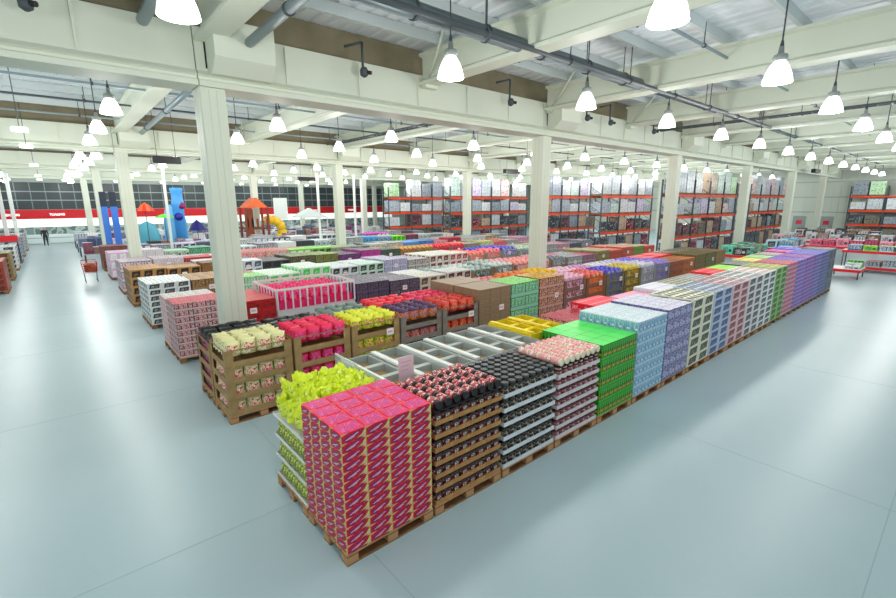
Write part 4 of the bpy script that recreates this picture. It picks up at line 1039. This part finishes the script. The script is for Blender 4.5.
# ---------------------------------------------------------------- pallet racks
ORG = mat((230, 66, 36), .45); UPR = mat((74, 84, 90), .45)
LOADC = [((206, 212, 216), (170, 180, 190)), ((226, 230, 232), (190, 196, 202)), ((196, 206, 214), (230, 234, 236)), ((230, 214, 216), (206, 90, 110)), ((206, 222, 216), (150, 190, 176)), ((176, 186, 196), (140, 150, 166)), ((190, 170, 150), (150, 126, 100)), ((214, 206, 226), (170, 150, 200)), ((196, 226, 190), (130, 190, 110)), ((150, 160, 170), (110, 120, 130)), ((84, 60, 70), (150, 120, 120)), ((60, 66, 74), (150, 156, 160)), ((110, 40, 60), (190, 150, 150)), ((120, 116, 104), (60, 60, 60))]
loadm = {}
def load_mesh(k, w, h):
    def f():
        a, c = LOADC[k]; b = MB(); m = pmat([a, tuple(min(255, v + 12) for v in a), c], 5, .25); m2 = mat(tuple(int(v * .82) for v in a), .3)
        b.box(0, w, 0, 1.0, 0, .12, PALLETD)
        n = max(2, int(h / .26)); s = (h - .12) / n
        for l in range(n):
            b.box(.03, w - .03, .03, .97, .12 + l * s + .015, .12 + (l + 1) * s, m)
            b.box(.04, w - .04, .04, .96, .12 + l * s, .12 + l * s + .015, m2)
        for q in (1, 2): b.box(w * q / 3 - .008, w * q / 3 + .008, .022, .03, .13, h - .02, m2)
        return b.build('wrapped_load')
    return cached(('ld', k, w, h), f)
def rack(name, x, y, bays, label, short, rz=0.0, levels=(1.5, 2.9, 4.32), seed=0, bw=2.7):
    o = empty('pallet_rack', (x, y, 0), label, 'rack', rz=rz)
    up = cached(('upr',), lambda: (lambda b: ([b.box(-.05, .05, yy, yy + .09, 0, 5.3, UPR) for yy in (0, 1.0)] + [b.tube((0, .05, z), (0, 1.05, z + .6), .02, UPR, 5) for z in (.2, .9, 1.6, 2.3, 3.0, 3.7, 4.4)]) and b.build('upright'))(MB()))
    for k in range(bays + 1): put('upright', up, (k * bw, 0, 0), parent=o)
    bm_ = cached(('bmr', bw), lambda: MB().box(.05, bw - .05, -.02, .06, -.16, 0, ORG).build('shelf_beam'))
    bm2_ = cached(('bmr2', bw), lambda: MB().box(.05, bw - .05, 1.0, 1.08, -.16, 0, ORG).build('shelf_beam'))
    dk = cached(('dk', bw), lambda: MB().box(.06, bw - .06, .06, 1.0, -.03, 0, DGREY).build('wire_deck'))
    rg = random.Random(seed)
    M = Matrix.Rotation(rz, 4, 'Z')
    for k in range(bays):
        for z in levels:
            put('shelf_beam', bm_, (k * bw, 0, z), parent=o); put('shelf_beam', bm2_, (k * bw, 0, z), parent=o); put('wire_deck', dk, (k * bw, 0, z), parent=o)
        for li, z in enumerate((0,) + tuple(levels)):
            for q in range(2):
                h = [1.1, 1.15, 1.2, rg.choice((1.4, 1.55, 1.75))][li]
                w = 1.2; kk = rg.choice((0, 1, 2, 3, 4, 5, 5, 6, 7, 8, 9, 1, 2, 0, 1)) if li > 1 else rg.choice((10, 11, 12, 13, 11, 6, 9, 0))
                if li in (1, 2): h = rg.choice((.8, .95, 1.15))
                if li and rg.random() < .07: continue
                P = M @ Vector((k * bw + .1 + q * 1.28, .03, 0))
                lab = '%s wrapped load, %s level of %s, %s from left' % (colname(LOADC[kk][0]), ['floor', 'first', 'middle', 'top'][li], short, ORD[k * 2 + q])
                put('wrapped_load', load_mesh(kk, w, h), (x + P.x, y + P.y, z + .002), lab, 'pallet load', 'wrapped pallet loads on the racks', rz=rz)
rack('r', 24.8, 37.6, 3, 'orange-beamed rack farthest left, before the red fascia end', 'far left rack', seed=1)
rack('r', 27.8, 32.0, 4, 'orange-beamed rack seen left of the second near column', 'rack left of second column', seed=2)
rack('r', 31.6, 24.5, 3, 'orange-beamed rack right of the second near column', 'rack right of second column', seed=3)
rack('r', 32.0, 19.2, 3, 'orange-beamed rack left of the third near column', 'rack left of third column', seed=4)
rack('r', 31.0, 13.2, 4, 'orange-beamed rack right of the third near column', 'rack right of third column', seed=5)
rack('r', 45.2, 13.2, 4, 'orange-beamed rack right of the fourth near column', 'rack right of fourth column', seed=6)
rack('r', 62.2, 9.3, 4, 'orange-beamed rack against the right end wall', 'end wall rack', rz=-PI / 2, seed=7)

# ---------------------------------------------------------------- right-hand display area
def low_table(x, y, w, d, z, label, n, cols, hs, short, topm=WHITE):
    o = empty('display_table', (x, y, 0), label, 'table')
    b = MB(); b.box(0, w, 0, d, z - .05, z, topm); put('table_top', b.build('table_top'), parent=o)
    b = MB(); e = .015; rm = RED; b.box(-e, w + e, -e, 0, z - .14, z, rm); b.box(-e, 0, 0, d, z - .14, z, rm); b.box(w, w + e, 0, d, z - .14, z, rm); put('red_edging', b.build('red_edging'), parent=o)
    for a in (.05, w - .1):
        for f in (.05, d - .1):
            b = MB(); b.box(a, a + .05, f, f + .05, 0, z - .05, DGREY); put('leg', b.build('leg'), parent=o)
    rg = random.Random(int(x * 10 + y))
    for k in range(n):
        for q in range(max(1, int(d / .7))):
            c = cols[(k + q) % len(cols)]; h = hs * rg.uniform(.7, 1.1); ww = (w - .1) / n
            put('boxed_goods', make_case(rg.choice('WTC'), c, (60, 60, 66) if sum(c) > 350 else (220, 220, 220), tuple(min(255, v + 15) for v in c), round(ww - .03, 2), .6, round(h, 1)), (x + .05 + k * ww, y + .05 + q * .68, z), '%s boxed goods on %s' % (colname(c), short), 'box', '%s boxed goods on %s' % (colname(c), short))
low_table(30.0, 3.6, 1.6, 1.3, .5, 'low red-edged table beyond the end of the nearest row', 4, [(230, 234, 234), (214, 222, 220), (130, 214, 90)], .35, 'the low red-edged table')
low_table(33.6, 1.2, 1.2, 3.2, .32, 'long low red-edged bench at the right edge', 2, [(160, 176, 180), (226, 30, 50), (180, 190, 196)], .4, 'the long low bench')
low_table(35.2, 1.6, 1.1, 3.6, 1.05, 'higher red-edged table behind the low bench', 2, [(130, 206, 80), (60, 110, 150), (190, 210, 220)], .3, 'the higher red-edged table')
low_table(38.0, 2.6, 1.2, 5.0, 1.0, 'white table of pink packs at the right', 2, [(232, 110, 140), (240, 150, 170), (226, 80, 120)], .45, 'the pink-pack table', mat((220, 220, 224)))
low_table(42.0, 3.0, 1.2, 6.0, 1.0, 'white table farther right toward the end wall', 2, [(70, 74, 84), (206, 206, 210), (120, 90, 80), (226, 226, 226)], .6, 'the farther right table', mat((220, 220, 224)))
low_table(29.0, 6.0, 3.0, 1.4, .9, 'table of grey goods beyond the nearest row, left part', 5, [(150, 160, 166), (206, 214, 214), (70, 76, 84)], .45, 'the grey goods table', mat((200, 206, 206)))
low_table(29.0, 8.3, 4.0, 1.4, .9, 'table of green and teal goods behind the grey goods', 6, [(40, 50, 50), (110, 206, 176), (60, 66, 66), (150, 220, 150)], .5, 'the green goods table', mat((190, 200, 200)))
low_table(34.6, 7.6, 4.0, 1.4, .95, 'table of pale blue goods toward the right wall', 6, [(110, 190, 230), (200, 226, 240), (226, 230, 232)], .45, 'the pale blue goods table', mat((200, 206, 206)))
low_table(41.0, 9.6, 5.0, 1.0, .95, 'table of pinkish goods before the far right rack', 7, [(236, 206, 210), (220, 224, 228), (190, 196, 200)], .5, 'the pinkish goods table', mat((200, 206, 206)))
low_table(48.0, 5.0, 1.4, 6.0, 1.0, 'table of dark and white goods near the end wall', 2, [(60, 62, 70), (226, 226, 226), (170, 130, 90)], .6, 'the dark goods table', mat((200, 206, 206)))

# ---------------------------------------------------------------- the far remainder of very numerous kinds
bpy.context.view_layer.update()
for nm, lab, cat in (('snack_bag', 'many farther snack bags heaped in the crates of the middle rows', 'bag'), ('carton', 'many farther cartons stacked in the middle rows', 'carton'),
                     ('display_case', 'many farther windowed cases stacked in the middle rows', 'case'), ('wrapped_load', 'many farther wrapped loads on the racks', 'pallet load'), ('tray', 'many farther trays', 'tray'), ('striped_tray', 'many farther striped trays in the nearest row', 'tray'),
                     ('jar', 'farther jars standing in the trays', 'jar')):
    obs = [o for o in bpy.data.objects if o.parent is None and o.type == 'MESH' and o.name.split('.')[0] == nm]
    if len(obs) <= 300: continue
    obs.sort(key=lambda o: (o.location - Vector((0, 0, 3.9))).length)
    rest = obs[300:]
    B = MB()
    for o in rest:
        M_ = o.matrix_world; me = o.data; k0 = len(B.v)
        B.v += [tuple(M_ @ v.co) for v in me.vertices]
        mi_ = [B.mi(m) for m in me.materials]
        for p_ in me.polygons:
            B.f.append([k0 + q for q in p_.vertices]); B.m.append(mi_[p_.material_index]); B.sm.append(p_.use_smooth)
    for o in rest:
        for c in list(o.children): bpy.data.objects.remove(c)
        bpy.data.objects.remove(o)
    put(nm, B.build(nm), (0, 0, 0), lab, cat, kind='stuff')

# ---------------------------------------------------------------- camera, world, view
f, yaw, pit, rol = 454.143, .861780, .210532, -.004013
d = Vector((math.cos(yaw) * math.cos(pit), math.sin(yaw) * math.cos(pit), -math.sin(pit)))
r = Vector((math.sin(yaw), -math.cos(yaw), 0)); u = r.cross(d)
r2_ = math.cos(rol) * r + math.sin(rol) * u; u2_ = -math.sin(rol) * r + math.cos(rol) * u
cam = bpy.data.cameras.new('camera'); cam.sensor_width = 36; cam.lens = f / 896 * 36; cam.clip_start = .05; cam.clip_end = 300
co = bpy.data.objects.new('camera', cam); COL.objects.link(co)
Mx = Matrix(((r2_.x, u2_.x, -d.x, 0), (r2_.y, u2_.y, -d.y, 0), (r2_.z, u2_.z, -d.z, 3.9), (0, 0, 0, 1)))
co.matrix_world = Mx
sc = bpy.context.scene; sc.camera = co
w = bpy.data.worlds.new('ambient_fill'); sc.world = w; w.use_nodes = True
bg = w.node_tree.nodes['Background']; bg.inputs[0].default_value = (.86, .95, 1.0, 1); bg.inputs[1].default_value = .8  # uniform fill added to brighten the hall through its open sides
sc.view_settings.view_transform = 'Standard'; sc.view_settings.look = 'None'; sc.view_settings.exposure = 0.0; sc.view_settings.gamma = 1

import collections
cc = collections.Counter(o.name.split('.')[0] for o in bpy.data.objects if o.parent is None)
print('OBJECT COUNT', len(bpy.data.objects), cc.most_common(14))
